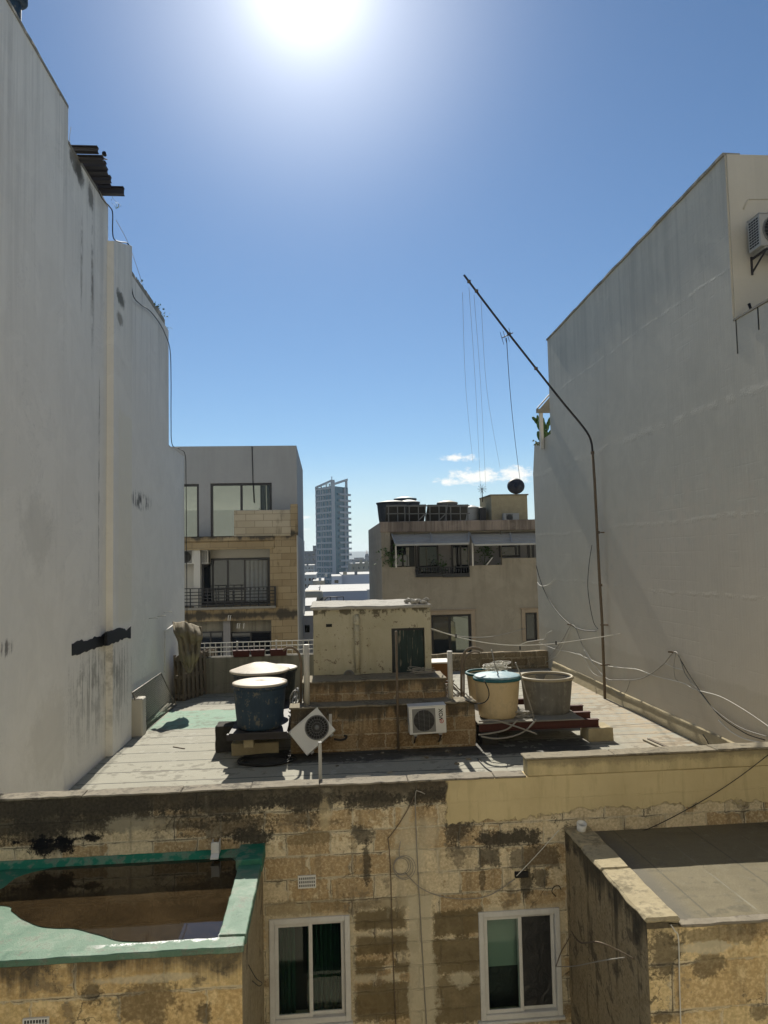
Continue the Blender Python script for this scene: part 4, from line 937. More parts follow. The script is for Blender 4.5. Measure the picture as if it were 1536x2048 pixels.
r = R4(487, 1468, 507, 1486, 12.75); block('small tan block wedged under the blue tank', r[0], 12.72, zt+.001, r[1], 12.98, SZ-.137, 'block_cream', group='blocks under the tanks')
r = R4(431, 1452, 484, 1488, 13.35); block('blackened block beside the foot of the blue tank', r[0], 13.32, ROOF, r[1], 13.75, r[3], 'block_dark', group='blocks under the tanks', rough=(.1, .02, 4))
block('dark block hidden under the middle of the left stand', xs0+.5, 14.6, ROOF, xs1, 14.95, SZ-.136, 'block_dark', group='blocks under the tanks')
SR = T4.location.z
st = thing('tank_stand', 'red oxide steel beams carrying the cream and open grey tanks', 'stand', (3.7, 13.8, SR-.16), 'tank stands')
xb0 = PY(956, 1450, 13.2).x
for yy, px in ((13.12, 1197), (13.75, 1181), (14.35, 1167), (15.2, 1075)):
    xe = PY(px, 1450, yy).x; b = MB()
    b.box(xb0, yy-.05, SR-.16, xe, yy+.05, SR-.145); b.box(xb0, yy-.05, SR-.035, xe, yy+.05, SR-.020); b.box(xb0, yy-.012, SR-.1449, xe, yy+.012, SR-.0351); b.build('beam', M['rust_red'], st)
xe = PY(1165, 1445, 13.5).x
b = MB(); b.box(xb0-.03, 13.06, SR-.019, xe-.12, 14.5, SR-.001); b.box(xb0+.0, 14.52, SR-.0185, xb0+1.0, 15.5, SR-.001); b.build('sheet', M['concrete'], st, rough=(.35, .012, 3))
q = PZ(1183, 1484, ROOF); q2 = PZ(1226, 1481, ROOF)
block('ochre block under the right end of the red beams', q.x-.05, q.y, ROOF, q2.x, q.y+.45, SR-.161, 'block_cream', group='blocks under the tanks', rough=(.1, .012, 5))
block('dark block under the left end of the red beams', xb0+.05, 13.1, ROOF, xb0+.35, 13.6, SR-.161, 'block_dark', group='blocks under the tanks')

# ------------------------------------------------------------------ pipes
def pipe(label, pts, r, mat, name='pipe', cat='pipe', group=None, n=10, k=6, sm=True):
    b = MB(); base = Vector(pts[0]); P = smoothpts(pts, k) if sm and len(pts) > 2 else [Vector(p) for p in pts]
    b.tube([p-base for p in P], r, n); o = b.build(name, M[mat]); o.location = base; return tag(o, label, cat, group)
def vpipe(label, px, y0, y1, Y, zb, rad, mat, group):
    p = PY(px, (y0+y1)/2, Y); zt = PY(px, y0, Y).z; return pipe(label, [(p.x, Y, zb), (p.x, Y, zt)], rad, mat, group=group, n=16, sm=False)
vpipe('thick cream vent pipe standing left of the yellow hut', 613.5, 1289, 1411, 13.30, z1, .052, 'pvc', 'cream vent pipes')
vpipe('thick cream vent pipe standing right of the yellow hut', 900.5, 1302, 1406, 13.30, z1, .048, 'pvc', 'cream vent pipes')
p = PY(795, 1400, 12.98); pipe('thin rusty upright pipe in front of the hut and plinths', [(p.x, 12.98, ROOF), (p.x, 12.98, PY(793, 1262, 12.98).z)], .022, 'rust', n=8, sm=False)
def goose(label, pts, Y, rad, group):
    return pipe(label, [PY(x, y, Y) for x, y in pts], rad, 'rust', group=group)
goose('brown gooseneck pipe behind the left vent pipe', [(602,1412),(602,1370),(602,1330),(598,1308),(588,1297),(576,1295),(566,1301)], 13.6, .022, 'gooseneck pipes')
goose('brown gooseneck pipe bent over to the right beside the cream tank', [(924,1410),(923,1370),(924,1325),(929,1306),(940,1297),(955,1297),(966,1302)], 13.7, .026, 'gooseneck pipes')
goose('slim brown gooseneck pipe nested behind the thicker bent one', [(928,1408),(928,1360),(928,1330),(933,1312),(946,1304),(960,1305)], 13.8, .017, 'gooseneck pipes')
p = PY(640, 1500, 9.1); zt = PY(638, 1484, 9.1).z
b = MB(); b.box(-.021, -.021, 0, .021, .021, zt-ROOF); b.box(-.03, -.03, 0, .03, .03, .01); o = b.build('metal_post', M['galv'], None, bevel=.003); o.location = (p.x, 9.1, ROOF); tag(o, 'square metal post rising behind the stone parapet', 'post')
b = MB(); r = R4(691, 1553, 743, 1568, 9.0); b.box(-.17, -.1, 0, .17, .1, .05); b.box(-.155, -.09, .05, .155, .09, .10); o = b.build('concrete_block', M['block_dark'], None, bevel=.01, rough=(.1,.008,6)); o.location = ((r[0]+r[1])/2, 8.98, ROOF+(r[3]-ROOF)-.10); 
tag(o, 'small dark block sitting behind the middle of the front parapet', 'block')
o2 = MB().box(-.2, -.11, 0, .2, .11, max(.05, o.location.z-ROOF-.002)).build('concrete_block', M['block_dark'], None, bevel=.01); o2.location = (o.location.x, 8.98, ROOF); tag(o2, 'taller dark block carrying the small one behind the parapet', 'block')

# ------------------------------------------------------------------ hoses, tangles, loose things on the floor
c = PZ(532, 1523, ROOF); b = MB()
for k in range(5):
    R = .27+.032*k + random.uniform(-.01,.01); n = 44
    b.tube([Vector((R*1.25*math.cos(2*math.pi*i/n)+random.uniform(-.004,.004)+.02*math.sin(k*2.1), R*.9*math.sin(2*math.pi*i/n)+.02*math.cos(k*1.7), .016+.016*(k % 3)+.004*math.sin(i*.6+k))) for i in range(n)], .013, 6, closed=True)
o = b.build('hose_coil', M['black_cable']); o.location = c; tag(o, 'coil of black hose lying in the shade before the blue tank', 'hose')
def tangle(name, label, c, rx, ry, rz, n, rad, mat, cat='tangle', seed=1):
    rnd = random.Random(seed); b = MB()
    for k in range(n):
        a0 = rnd.uniform(0, 6.28); pts = []
        ph = rnd.uniform(0, 6.28); q = rnd.uniform(.45, 1); tl = rnd.uniform(-.9, .9); zz = rnd.uniform(.1, .9)
        for i in range(13):
            a = a0 + i*.52*rnd.uniform(.9, 1.1); w = q*(.8+.3*math.sin(i*.9+ph))
            pts.append(Vector((rx*w*math.cos(a), ry*w*math.sin(a), max(rad, rz*(zz + tl*.5*math.sin(a+ph)*w)))))
        b.tube(smoothpts(pts, 3), rad, 5)
    o = b.build(name, M[mat]); o.location = c; return tag(o, label, cat)
T6top = T6.location.z + (PY(975, 1344, 15).z - T6.location.z)
pc = PY(995, 1342, 14.85); tangle('wire_tangle', 'bird-nest of pale wire heaped on the rear cream tank', (pc.x, 14.9, T6top-.02), .30, .22, .24, 22, .007, 'white_cable', seed=4)
pc = PZ(900, 1398, ROOF+.25); tangle('pipe_tangle', 'heap of grey pipes and cables right of the hut door', (PY(905, 1385, 14.1).x, 14.1, ROOF), .32, .3, .85, 20, .013, 'grey_cable', seed=8)
tangle('pipe_tangle', 'foil wrapped pipe bundle between the left tanks and the hut', (PY(590, 1390, 13.9).x, 13.9, ROOF+.1), .13, .25, .78, 14, .016, 'galv', seed=11)
tangle('hose_tangle', 'knot of valves and grey hoses between the two front right tanks', (PY(1045, 1435, 13.4).x, 13.4, SR), .25, .12, .10, 10, .013, 'grey_cable', seed=15)
tangle('cable_tangle', 'thin cables heaped against the peeling door', (PY(845, 1362, 13.8).x, 13.75, z2+.02), .30, .10, .18, 8, .006, 'grey_cable', seed=19)
for i, (pts, lab) in enumerate([([(1035,1440),(1015,1458),(985,1466),(957,1470)], 'grey hose sagging left from the valve knot'), ([(1072,1440),(1050,1462),(1020,1474),(990,1477),(962,1473)], 'longer grey hose drooping in front of the red beams'), ([(958,1443),(985,1440),(1010,1446),(1040,1456),(1073,1468)], 'grey hose crossing the red beams down to the right')]):
    pipe(lab, [PY(x, y, 12.95-.03*i) for x, y in pts], .015, 'grey_cable', 'hose', 'hose', 'hoses by the cream tank')
pipe('dark hose hanging in a loop on the lidded cream tank', [PY(x, y, 13.02) for x, y in ((969,1362),(977,1380),(977,1395),(968,1405),(950,1407),(930,1400))], .010, 'black_cable', 'hose', 'hose')
pipe('grey hose leaning across the open grey tank', [PY(x, y, 13.3) for x, y in ((1031,1325),(1042,1352),(1052,1385),(1062,1415),(1068,1440))], .013, 'grey_cable', 'hose', 'hose')
pipe('grey hose rising from the blue green lid', [PY(998, 1352, 13.4), PY(990, 1330, 13.5), PY(986, 1312, 13.6), PY(983, 1300, 13.7)], .012, 'grey_cable', 'hose', 'hose')
pipe('cut black cable lying on the sunlit floor behind the parapet', [PZ(x, y, ROOF+.012) for x, y in ((955,1517),(966,1530),(978,1540),(995,1547),(1012,1547),(1024,1543))], .011, 'black_cable', 'cable', 'cable')
for (a, bb, lab, gz) in (((1288,1479),(1345,1505),'pale wooden batten lying by the right wall', 0), ((1297,1478),(1358,1505),'darker wooden batten beside the pale one', 1)):
    A, B = PZ(*a, ROOF+.02), PZ(*bb, ROOF+.02); m = (A+B)/2; mb = MB(); mb.beam(A-m, B-m, .06, .03); o = mb.build('batten', M['plank' if gz == 0 else 'wood'], None, bevel=.003); o.location = m; tag(o, lab, 'batten', 'battens on the floor')
b = MB(); q = PY(661, 1440, 12.99); b.box(-.025, -.012, -.16, .025, .0, .10); b.box(-.008, -.016, .05, .008, -.011, .066); b.box(-.008, -.016, .015, .008, -.011, .031)
o = b.build('metal_bracket', M['white_paint'], None); o.location = (q.x, 12.99+.02, q.z); tag(o, 'white slotted bracket fixed to the plinth behind the tipped unit', 'bracket')
pipe('black insulated pipe stub curling out of the plinth', [PY(x, y, 12.98) for x, y in ((668,1478),(680,1480),(690,1478),(693,1473),(688,1471))], .018, 'black_cable')
for i in range(9):
    q = PZ(random.uniform(560, 960), random.uniform(1500, 1535), ROOF); s = random.uniform(.02, .05)
    o = MB().box(-s, -s*.7, 0, s, s*.7, s*.8).build('stone_chip', M['coping'], None, bevel=.008, rough=(.03, .006, 12)); o.location = q; o.rotation_euler.z = random.random()*3; tag(o, 'small stone chip scattered on the floor before the plinth', 'stone', 'stone chips before the plinth')
# table with a cover behind the hut's right side
r = R4(864, 1315, 897, 1362, 15.2)
tb = thing('table', 'small ochre table with bright cloth top beside the hut', 'table', ((r[0]+r[1])/2+.1, 15.4, ROOF))
b = MB(); b.box(r[0]-.05, 15.15, PY(880,1324,15.2).z-.03, r[1]+.06, 15.75, PY(880,1324,15.2).z); b.build('tabletop', M['white_paint'], tb, bevel=.01)
b = MB(); b.box(r[0], 15.2, ROOF, r[1]+.03, 15.7, PY(880,1324,15.2).z-.031); b.build('cabinet', plain('rusty_brown_board', (.20,.105,.045), .8, .2), tb)
# ------------------------------------------------------------------ left side: pallets, tarpaulin, mesh panel
A = PZ(350, 1402, ROOF); B = PZ(421, 1380, ROOF); T = PX(341, 1312, LX+.03); u = (B-A); Lw = u.length; u.normalize(); v = (T-A); v = (v-u*v.dot(u)); Hh = v.length; v.normalize(); nrm = u.cross(v)
if nrm.x < 0: nrm = -nrm
def make_pallet(off, label):
    t = thing('pallet', label, 'pallet', A+nrm*off, 'pallets leaning on the white wall')
    mx = Matrix((u, v, nrm)).transposed().to_4x4()
    n = 9; wd = Lw*.062
    for i in range(n):
        x = (Lw-wd)*i/(n-1); b = MB(); b.box(x, 0, .10, x+wd, Hh+random.uniform(-.03,.03), .122, mx); b.build('slat', M['wood'], t, local=True)
    for q in (.06, .47, .88):
        b = MB(); b.box(0, Hh*q, .018, Lw, Hh*q+.09, .099, mx); b.build('stringer', M['wood'], t, local=True)
    for i in range(5):
        x = (Lw-wd)*i/4; b = MB(); b.box(x, 0, -.004, x+wd, Hh, .0175, mx); b.build('slat', M['wood'], t, local=True)
make_pallet(.0, 'weathered grey pallet on end against the white wall, the hindmost'); make_pallet(.14, 'weathered grey pallet on end, propped on another pallet')
def cloth_mesh():
    b = MB(); ns, ntt = 46, 34
    L = [(345,1247),(347,1262),(356,1283),(358,1310),(366,1330),(376,1344)]; Rr = [(403,1258),(405,1272),(401,1292),(398,1312),(391,1330),(381,1346)]
    Ls, Rs = smoothpts([Vector((x, y, 0)) for x, y in L], 8), smoothpts([Vector((x, y, 0)) for x, y in Rr], 8)
    g = []
    for j in range(ntt+1):
        row = []; t = j/ntt; a = Ls[int(t*(len(Ls)-1))]; c = Rs[int(t*(len(Rs)-1))]
        for i in range(ns+1):
            s = i/ns; px = a.x+(c.x-a.x)*s; py = a.y+(c.y-a.y)*s + (5*math.sin(s*9)*(1-t) if t < .3 else 0) - (9*(1-t*4)*abs(math.sin(s*5+.4)) if t < .25 else 0)
            D = 17.35 + .08*math.sin(s*8+t*3.5+2.2*math.sin(t*3.5+s*2)) + .035*math.sin(s*22-t*9+3*s*t) + .16*mnoise.noise(Vector((s*3.5, t*4, 1))) + .05*mnoise.noise(Vector((s*11, t*9, 4))) + .25*(s-.5)**2 + (.35*(.2-t)/.2 if t < .2 else 0)
            row.append(b.vert(PY(px, py, D)))
        g.append(row)
    b.smooth = True
    for j in range(ntt):
        for i in range(ns): b.face((g[j][i], g[j][i+1], g[j+1][i+1], g[j+1][i]))
    o = b.build('tarpaulin', M['cloth']); md = o.modifiers.new('thickness', 'SOLIDIFY'); md.thickness = .012; return tag(o, 'crumpled olive beige tarpaulin draped over the pallets', 'tarpaulin')
cloth_mesh()
A2, B2 = PZ(293, 1461, ROOF), PZ(353, 1411, ROOF); C2, D2 = PX(264, 1385, LX+.05), PX(322, 1346, LX+.05)
def bl(s, t): return (A2.lerp(B2, s)).lerp(C2.lerp(D2, s), t)
b = MB()
for i in range(40): s = i/39; b.tube([bl(s, 0), bl(s, 1)], .006, 4)
for j in range(24): t = j/23; b.tube([bl(0, t), bl(1, t)], .005, 4)
b.tube([bl(0,0), bl(0,1), bl(1,1), bl(1,0)], .013, 5, closed=True); tag(b.build('mesh_panel', M['mesh_wire']), 'dull wire mesh panel leaning on the white wall', 'mesh panel')
# white lattice fence and planters on the back parapet
fy = LPY+.1; fx0, fx1 = PY(398, 1300, fy).x, PY(628, 1300, fy).x; fz0, fz1 = zpl+.015, PY(500, 1284, fy).z
fe = thing('lattice_fence', 'low white square lattice fence on the back parapet', 'fence', ((fx0+fx1)/2, fy, zpl))
b = MB(); n = int((fx1-fx0)/.135)
for i in range(n+1): x = fx0+(fx1-fx0)*i/n; b.box(x-.010, fy-.009, fz0, x+.010, fy+.009, fz1)
for j in range(4): z = fz0+(fz1-fz0)*j/3; b.box(fx0, fy-.0095, z-.010, fx1, fy+.0095, z+.010)
b.build('lattice', M['white_paint'], fe)
for q in (0, .33, .67, 1):
    x = fx0+(fx1-fx0)*q; b = MB(); b.box(x-.022, fy-.02, zpl-.002, x+.022, fy+.02, fz1+.03); b.build('post', M['white_paint'], fe)
for (a, c, lab) in ((466,500,'leftmost'),(502,530,'middle'),(540,574,'rightmost')):
    r = R4(a, 1303, c, 1313, LPY+.02); w = (r[1]-r[0])/2; b = MB()
    b.prism([(-w*.9, -.08, 0), (w*.9, -.08, 0), (w, -.10, .15), (-w, -.10, .15)], (0, .17, 0)); b.box(-w-.01, -.11, .145, w+.01, .085, .165)
    o = b.build('planter_box', M['planter'], None, bevel=.006); o.location = ((r[0]+r[1])/2, LPY+.02, zpl+.002); tag(o, 'dark red planter box against the white lattice, %s of three' % lab, 'planter', 'red planter boxes')
pipe('thin white conduit running up the white wall behind the pallets', [PX(329, 1345, LX+.0), PX(330, 1262, LX+.0), PX(346, 1250, LX+.0)], .014, 'white_paint', sm=False)

rnd = random.Random(31)
for i in range(16):
    x = rnd.uniform(-3.0, 5.8); y = rnd.uniform(10.4, 15.0)
    if -1.9 < x < 4.9 and y > 11.9: y = rnd.uniform(10.4, 11.7)
    L = rnd.uniform(.05, .16); mb = MB(); mb.beam((-L, 0, .008), (L, rnd.uniform(-.03,.03), .008), rnd.uniform(.012,.05), .012); o = mb.build('wood_scrap', M['wood' if i % 2 else 'plank']); o.location = (x, y, ROOF); o.rotation_euler.z = rnd.uniform(0, 3.14)
    tag(o, ('grey' if i % 2 else 'pale') + ' wood splinter lying loose on the terrace felt', 'scrap', 'wood scraps on the terrace' if i % 2 else 'pale wood scraps on the terrace')
# ================================================================== far facades across the gap
def fwin(parent, r, Y, fw=.07, cols=(0,1), rows=(0,1), frame='black_alu', pane='glass_mid', depth=.05, panes=None):
    x0, x1, z0, z1 = r; b = MB()
    b.box(x0, Y-.01, z0, x0+fw, Y+depth, z1); b.box(x1-fw, Y-.01, z0, x1, Y+depth, z1); b.box(x0+fw, Y-.01, z1-fw, x1-fw, Y+depth, z1); b.box(x0+fw, Y-.01, z0, x1-fw, Y+depth, z0+fw)
    for c in cols[1:-1]: X = x0+(x1-x0)*c; b.box(X-fw*.5, Y-.006, z0+fw, X+fw*.5, Y+depth-.01, z1-fw)
    for c in rows[1:-1]: Z = z0+(z1-z0)*c; b.box(x0+fw, Y-.003, Z-fw*.35, x1-fw, Y+depth-.02, Z+fw*.35)
    f = b.build('window', M[frame], parent)
    for k, (a, c) in enumerate(zip(cols, cols[1:])):
        p = MB(); p.box(x0+(x1-x0)*a+.01, Y+.02, z0+.01, x0+(x1-x0)*c-.01, Y+.028, z1-.01); o = p.build('pane', M[panes[k] if panes else pane], f)
    return f
YB = 30.0
# ---------------- left one
L = thing('apartment_building', 'stone apartment building with grey penthouse and black glazed balcony, beyond the lattice fence', 'building', (-4.2, YB+2, GROUND))
xl = -9.0; xr = PY(594, 1150, YB).x; zroof = PY(480, 892, YB+1.3).z; zter = PY(460, 1072, YB).z
YU = YB+1.3; xru = PY(594, 980, YU).x
w1 = R4(421, 966, 544, 1075, YU); w0 = R4(352, 968, 398, 1075, YU); w1 = (w1[0], w1[1], zter-.05, w1[3]); w0 = (w0[0], w0[1], zter-.05, w0[3])
b = MB(); b.wall(xl, xru, zter-.3, zroof, YU, .25, [w1, w0])
b.poly([(xru, YU+.25, zter-.3), (xru, YB+10, zter-.3), (xru, YB+10, zroof), (xru, YU+.25, zroof)]); b.poly([(xl,YU,zroof-.01),(xru,YU,zroof-.01),(xru,YB+10,zroof-.01),(xl,YB+10,zroof-.01)]); b.build('penthouse_wall', M['back_grey'], L)
fwin(L, w1, YU+.1, .10, (0,.5,1), panes=('glass_mirror','glass_mirror')); fwin(L, w0, YU+.1, .10, (0,1), panes=('glass_mirror',))
# stone storeys below with two recessed bays
h1 = R4(330, 1093, 540, 1214, YB); zb1 = h1[2]
h2 = R4(330, 1243, 543, 1320, YB); h2 = (h2[0], h2[1], h2[2]-.7, h2[3])
b = MB(); b.wall(xl, xr, GROUND, zter, YB, 1.5, [(xl+.01, h1[1], h1[2], h1[3]), (xl+.01, h2[1], h2[2], h2[3])]); b.build('wall', M['back_stone'], L)
b = MB(); b.box(xr-.05, YB+.004, GROUND, xr+.03, YB+10, zter-.01); b.build('side_wall', M['back_white'], L)
b = MB(); r = R4(468, 1020, 582, 1066, YB-.01); b.box(r[0], YB-.03, zter-.04, r[1], YB+.2, r[3]); b.build('terrace_parapet', M['back_stone_pale'], L, bevel=.02)
r = R4(581, 1008, 594, 1066, YB); b = MB(); b.box(r[0], YB-.05, zter-.02, r[1]+.03, YB+.25, r[3]); b.build('pier', M['back_stone'], L, bevel=.02)
b = MB(); b.box(xl, YB-.10, zter-.22, PY(548,1070,YB).x, YB+.01, zter-.03); b.box(xl, YB-.04, zter-.55, xr-.9, YB+.01, zter-.23); b.build('cornice', M['back_stone'], L, bevel=.015, rough=(.5,.012,2))
YR = YB+1.45
b = MB(); b.box(xl, YR, h1[2]-.2, h1[1]+.1, YR+.06, h1[3]+.1); b.build('recess_wall', M['back_white'], L)
r = R4(404, 1116, 541, 1216, YR); r = (r[0], r[1], h1[2]+.02, r[3])
fwin(L, r, YR-.06, .09, (0,.16,.38,.63,1), (0,.32,1), panes=('glass_mid','glass_mid','glass_mid','glass_mid'))
b = MB(); x0 = r[0]+(r[1]-r[0])*.64; nn = 40; ra = []; rbv = []
b = MB()
for i in range(26):
    X = x0+(r[1]-.12-x0)*i/25; ra.append(b.vert((X, YR-.075+.02*math.sin(i*1.3), h1[2]+.1))); rbv.append(b.vert((X, YR-.075+.02*math.sin(i*1.3), r[3]-.12)))
for i in range(25): b.face((ra[i], ra[i+1], rbv[i+1], rbv[i]))
b.build('curtain', M['curtain'], L)
r = R4(387, 1092, 400, 1216, YB); b = MB(); b.box(r[0], YB+.05, h1[2]-.01, r[1], YB+.35, h1[3]+.01); b.build('column', M['back_white'], L)
r = R4(330, 1209, 552, 1216, YB); b = MB(); b.box(xl, YB-.16, h1[2]-.10, r[1], YB+.02, h1[2]); b.build('balcony_slab', M['concrete'], L, bevel=.01)
rr = R4(330, 1176, 551, 1210, YB-.12); b = MB(); X0, X1 = PY(372,1190,YB-.12).x-.6, rr[1]
for zz in [rr[3]] + [h1[2]+.08+(rr[3]-h1[2]-.08)*q for q in (0,.2,.4,.6,.78)]: b.box(X0, YB-.135, zz-.016, X1, YB-.105, zz+.016)
k = 0; xx = X1
while xx > X0: b.box(xx-.02, YB-.14, h1[2], xx+.02, YB-.10, rr[3]+.01); xx -= .34
b.box(X1-.05, YB-.15, h1[2], X1, YB-.09, rr[3]+.02); b.build('railing', M['dark_iron'], L)
# lower bay
b = MB(); zc = PY(480, 1263, YB+.5).z; b.box(xl, YB+.5, h2[2], h2[1]+.1, YB+.6, h2[3]+.1)
b.build('recess_wall', M['parapet_grey'], L)
for a, c in ((396, 447), (461, 543)):
    r = R4(a, 1263, c, 1330, YB+.45); fwin(L, (r[0], r[1], h2[2], r[3]), YB+.44, .06, (0,.5,1), panes=('glass_dark','glass_dark'))
r = R4(447, 1243, 461, 1320, YB+.2); b = MB(); b.box(r[0], YB+.15, h2[2], r[1], YB+.42, h2[3]); b.build('column', M['cladding'], L)
r = R4(374, 1100, 384, 1128, YB+.3)
ac_unit('white air conditioner at the far left of the black glazed balcony', ((r[0]+r[1])/2-.15, YB+.9, r[2]), .8, .58, .3, style='slats', group='air conditioner units')
r = R4(402, 1101, 419, 1127, YB+.9)
o = ac_unit('white air conditioner hung beside the column on the glazed balcony, louvred side out', ((r[0]+r[1])/2, YB+.95, r[2]), .70, r[3]-r[2], .34, side_louvre=True, style='slats', group='air conditioner units'); o.rotation_euler.z = math.radians(90)
r = R4(402, 1101, 419, 1127, YB+.9)
b = MB(); q = PY(475, 1093, YB+.4); b.lathe([(0,.06),(.12,.05),(.17,0),(0,-.03)], (q.x, YB+.4, h1[3]-.06), 20); b.build('ceiling_lamp', M['dark_iron'], L)
pipe('dark cable down the grey penthouse front', [PY(504, 893, YU-.02), PY(506, 966, YU-.02), PY(508, 1005, YU-.02)], .018, 'black_cable', 'cable', 'cable', sm=False)
for i, (px, y0, y1) in enumerate(((457,1231,1241),(461,1231,1241),(475,1247,1257),(479,1247,1257),(488,1247,1257))):
    c0, c1 = PY(px, y0, YB-.2), PY(px-1, y1, YB-.2); mb = MB(); mb.beam((0,0,0), c1-c0, .03, .02); mb.box(-.012, 0, -.02, .012, .22, .0); o = mb.build('wall_hook', M['white_paint']); o.location = c0; tag(o, 'small white hook on the stone balcony front', 'hook', 'white hooks under the balcony')
# ---------------- right one
Rb = thing('apartment_building', 'dull pink apartment building with a silver awning over its veranda', 'building', (7, YB+3, GROUND))
xL = PY(764, 1150, YB).x; xR = 12.5; ztop = PY(920, 1041, YB).z; zband = PY(920, 1062, YB).z
v1 = R4(781, 1064, 1100, 1133, YB); zsill = PY(800, 1134, YB).z
lw = R4(863, 1229, 943, 1312, YB); rw = R4(1051, 1225, 1074, 1282, YB)
zs2 = PY(1035, 1116, YB).z; xs2 = PY(1004, 1120, YB).x
bal = R4(831, 1133, 939, 1153, YB)
vh = [(v1[0], bal[0], zsill, v1[3]), (bal[0], bal[1], bal[2], v1[3]), (bal[1], xs2, zsill, v1[3]), (xs2, xR-.3, zs2, v1[3])]
b = MB(); b.wall(xL, xR, GROUND, zband, YB, .2, [lw, rw] + [(a+.0005*i, c, d, zband-.001) for i, (a, c, d, e) in enumerate(vh)]); b.build('wall', M['pink_wall'], Rb)
zl = PY(740, 1060, YB+8).z
b = MB(); b.prism([(xL, YB+.2, GROUND), (xL, YB+9, GROUND), (xL, YB+9, ztop), (xL, YB+.2, ztop)], (.2, 0, 0)); b.build('side_wall', M['pink_wall'], Rb)
b = MB(); b.box(xL-.04, YB-.05, zband+.0, xR, YB+.3, ztop); b.build('parapet', M['pink_band'], Rb, bevel=.02, rough=(.7,.01,1.5))
b = MB(); b.box(xL+.2, YB+.3, ztop-.5, xR, YB+9, ztop-.35); b.build('roof', M['concrete'], Rb)
YV = YB+1.6
b = MB(); b.box(xL+.2, YV, zsill-.6, xR, YV+.1, zband+.2); b.build('veranda_wall', M['cladding'], Rb)
b = MB(); b.box(xL+.2, YB+.2, zsill-.7, xR, YV, zsill-.62); b.build('veranda_floor', M['concrete'], Rb)
for (a, y0, c, y1, cols, pn) in ((783,1080,832,1136,(0,.45,1),('glass_mid','glass_mid')), (836,1088,877,1150,(0,1),('glass_mirror',)), (903,1088,939,1150,(0,.5,1),('glass_dark','glass_dark')), (998,1086,1040,1114,(0,.8,1),('glass_dark','glass_dark')), (1056,1086,1068,1122,(0,1),('glass_dark',))):
    fwin(Rb, R4(a, y0, c, y1, YV-.05), YV-.07, .08, cols, panes=pn)
fwin(Rb, lw, YB+.1, .10, (0,.47,1), panes=('glass_mid','glass_mirror')); fwin(Rb, rw, YB+.08, .08, panes=('glass_mid',))
for r in (lw, rw):
    b = MB()
    x0, x1, z0, z1_ = r; s = .16; b.box(x0-s, YB-.05, z0, x0-.001, YB+.02, z1_+s); b.box(x1+.001, YB-.05, z0, x1+s, YB+.02, z1_+s); b.box(x0-.001, YB-.05, z1_+.001, x1+.001, YB+.02, z1_+s); b.box(x0-s-.06, YB-.09, z1_+s, x1+s+.06, YB+.02, z1_+s+.05)
    b.build('window_surround', M['surround'], Rb, bevel=.01)
for (a, c) in ((831, 884), (885, 939)):
    r = R4(a, 1133, c, 1154, YB-.05); b = MB(); b.box(r[0], YB-.08, r[3]-.05, r[1], YB-.03, r[3]); b.box(r[0], YB-.085, r[2], r[1], YB-.025, r[2]+.16)
    n = 10
    for i in range(n+1):
        x = r[0]+.02+(r[1]-r[0]-.04)*i/n; b.lathe([(.012,0),(.03,.06),(.035,.12),(.014,.2),(.02,r[3]-r[2]-.2)], (x, YB-.055, r[2]+.159), 8)
    b.build('balustrade', M['dark_iron'], Rb)
for i, (a, c) in enumerate(((783, 938), (940, 1100))):
    b = MB(); A0 = PY(a, 1069, YB+.15); C0 = PY(c, 1066, YB+.15); A1 = PY(a+8, 1090, YB-1.0); C1 = PY(c, 1087, YB-1.0)
    for q in range(7):
        t0, t1 = q/7, (q+.6)/7; b.beam(A0.lerp(A1, (t0+t1)/2), C0.lerp(C1, (t0+t1)/2), (A1-A0).length/7*.62, .02, up=(0,-.4,1))
    b.build('awning_slat', M['galv'], Rb)
    b = MB(); b.beam(A1+Vector((0,-.03,0)), C1+Vector((0,-.03,0)), .06, .08)
    for s in (0, .5, 1): b.beam(A0.lerp(C0, s)+Vector((0,0,.05)), A1.lerp(C1, s)+Vector((0,0,.05)), .05, .05)
    b.build('awning_frame', M['galv'], Rb)
for px in (792, 946): p0 = PY(px, 1090, YB-.3); b = MB(); b.box(p0.x-.03, YB-.2, zsill-.02, p0.x+.03, YB-.14, p0.z+.1); b.build('awning_post', M['white_paint'], Rb)
b = MB(); p0, p1 = PY(973, 1130, YB-.3), PY(985, 1115, YB-.3); b.beam(p0, p1, .06, .03); tag(b.build('plank', M['white_paint']), 'white board leaning on the veranda sill', 'board')
def leafy(label, c, rx, ry, rz, n, size, mat='leaf', seed=1, group=None, name='potted_plant', cat='plant', stems=5):
    rnd = random.Random(seed); t = thing(name, label, cat, c, group); b = MB()
    for i in range(n):
        d = Vector((rnd.gauss(0,.45)*rx, rnd.gauss(0,.45)*ry, abs(rnd.gauss(.5,.3))*rz)); s = size*rnd.uniform(.6,1.3); e = Euler((rnd.uniform(-1,1), rnd.uniform(-1,1), rnd.uniform(0,6.28))).to_matrix()
        b.poly([d+e@Vector(q) for q in ((0,0,0),(s*.35,s*.4,.0),(0,s,s*.12),(-s*.35,s*.4,0))])
    b.build('foliage', M[mat], t, local=True)
    b = MB()
    for i in range(stems): b.tube([Vector((0,0,-.02)), Vector((rnd.gauss(0,.2)*rx, rnd.gauss(0,.2)*ry, rz*.4)), Vector((rnd.gauss(0,.4)*rx, rnd.gauss(0,.4)*ry, rz*.9))], size*.07, 4)
    b.build('stem', M['leaf'], t, local=True); return t
leafy('straggly dark plant trailing at the left end of the veranda', (PY(783, 1135, YB-.1).x, YB-.1, zsill), .55, .25, .9, 130, .12, seed=3)
leafy('small dark plant on the veranda sill between the dark windows', (PY(885, 1135, YB+.5).x, YB+.5, zsill-.4), .3, .25, .7, 70, .12, seed=5)
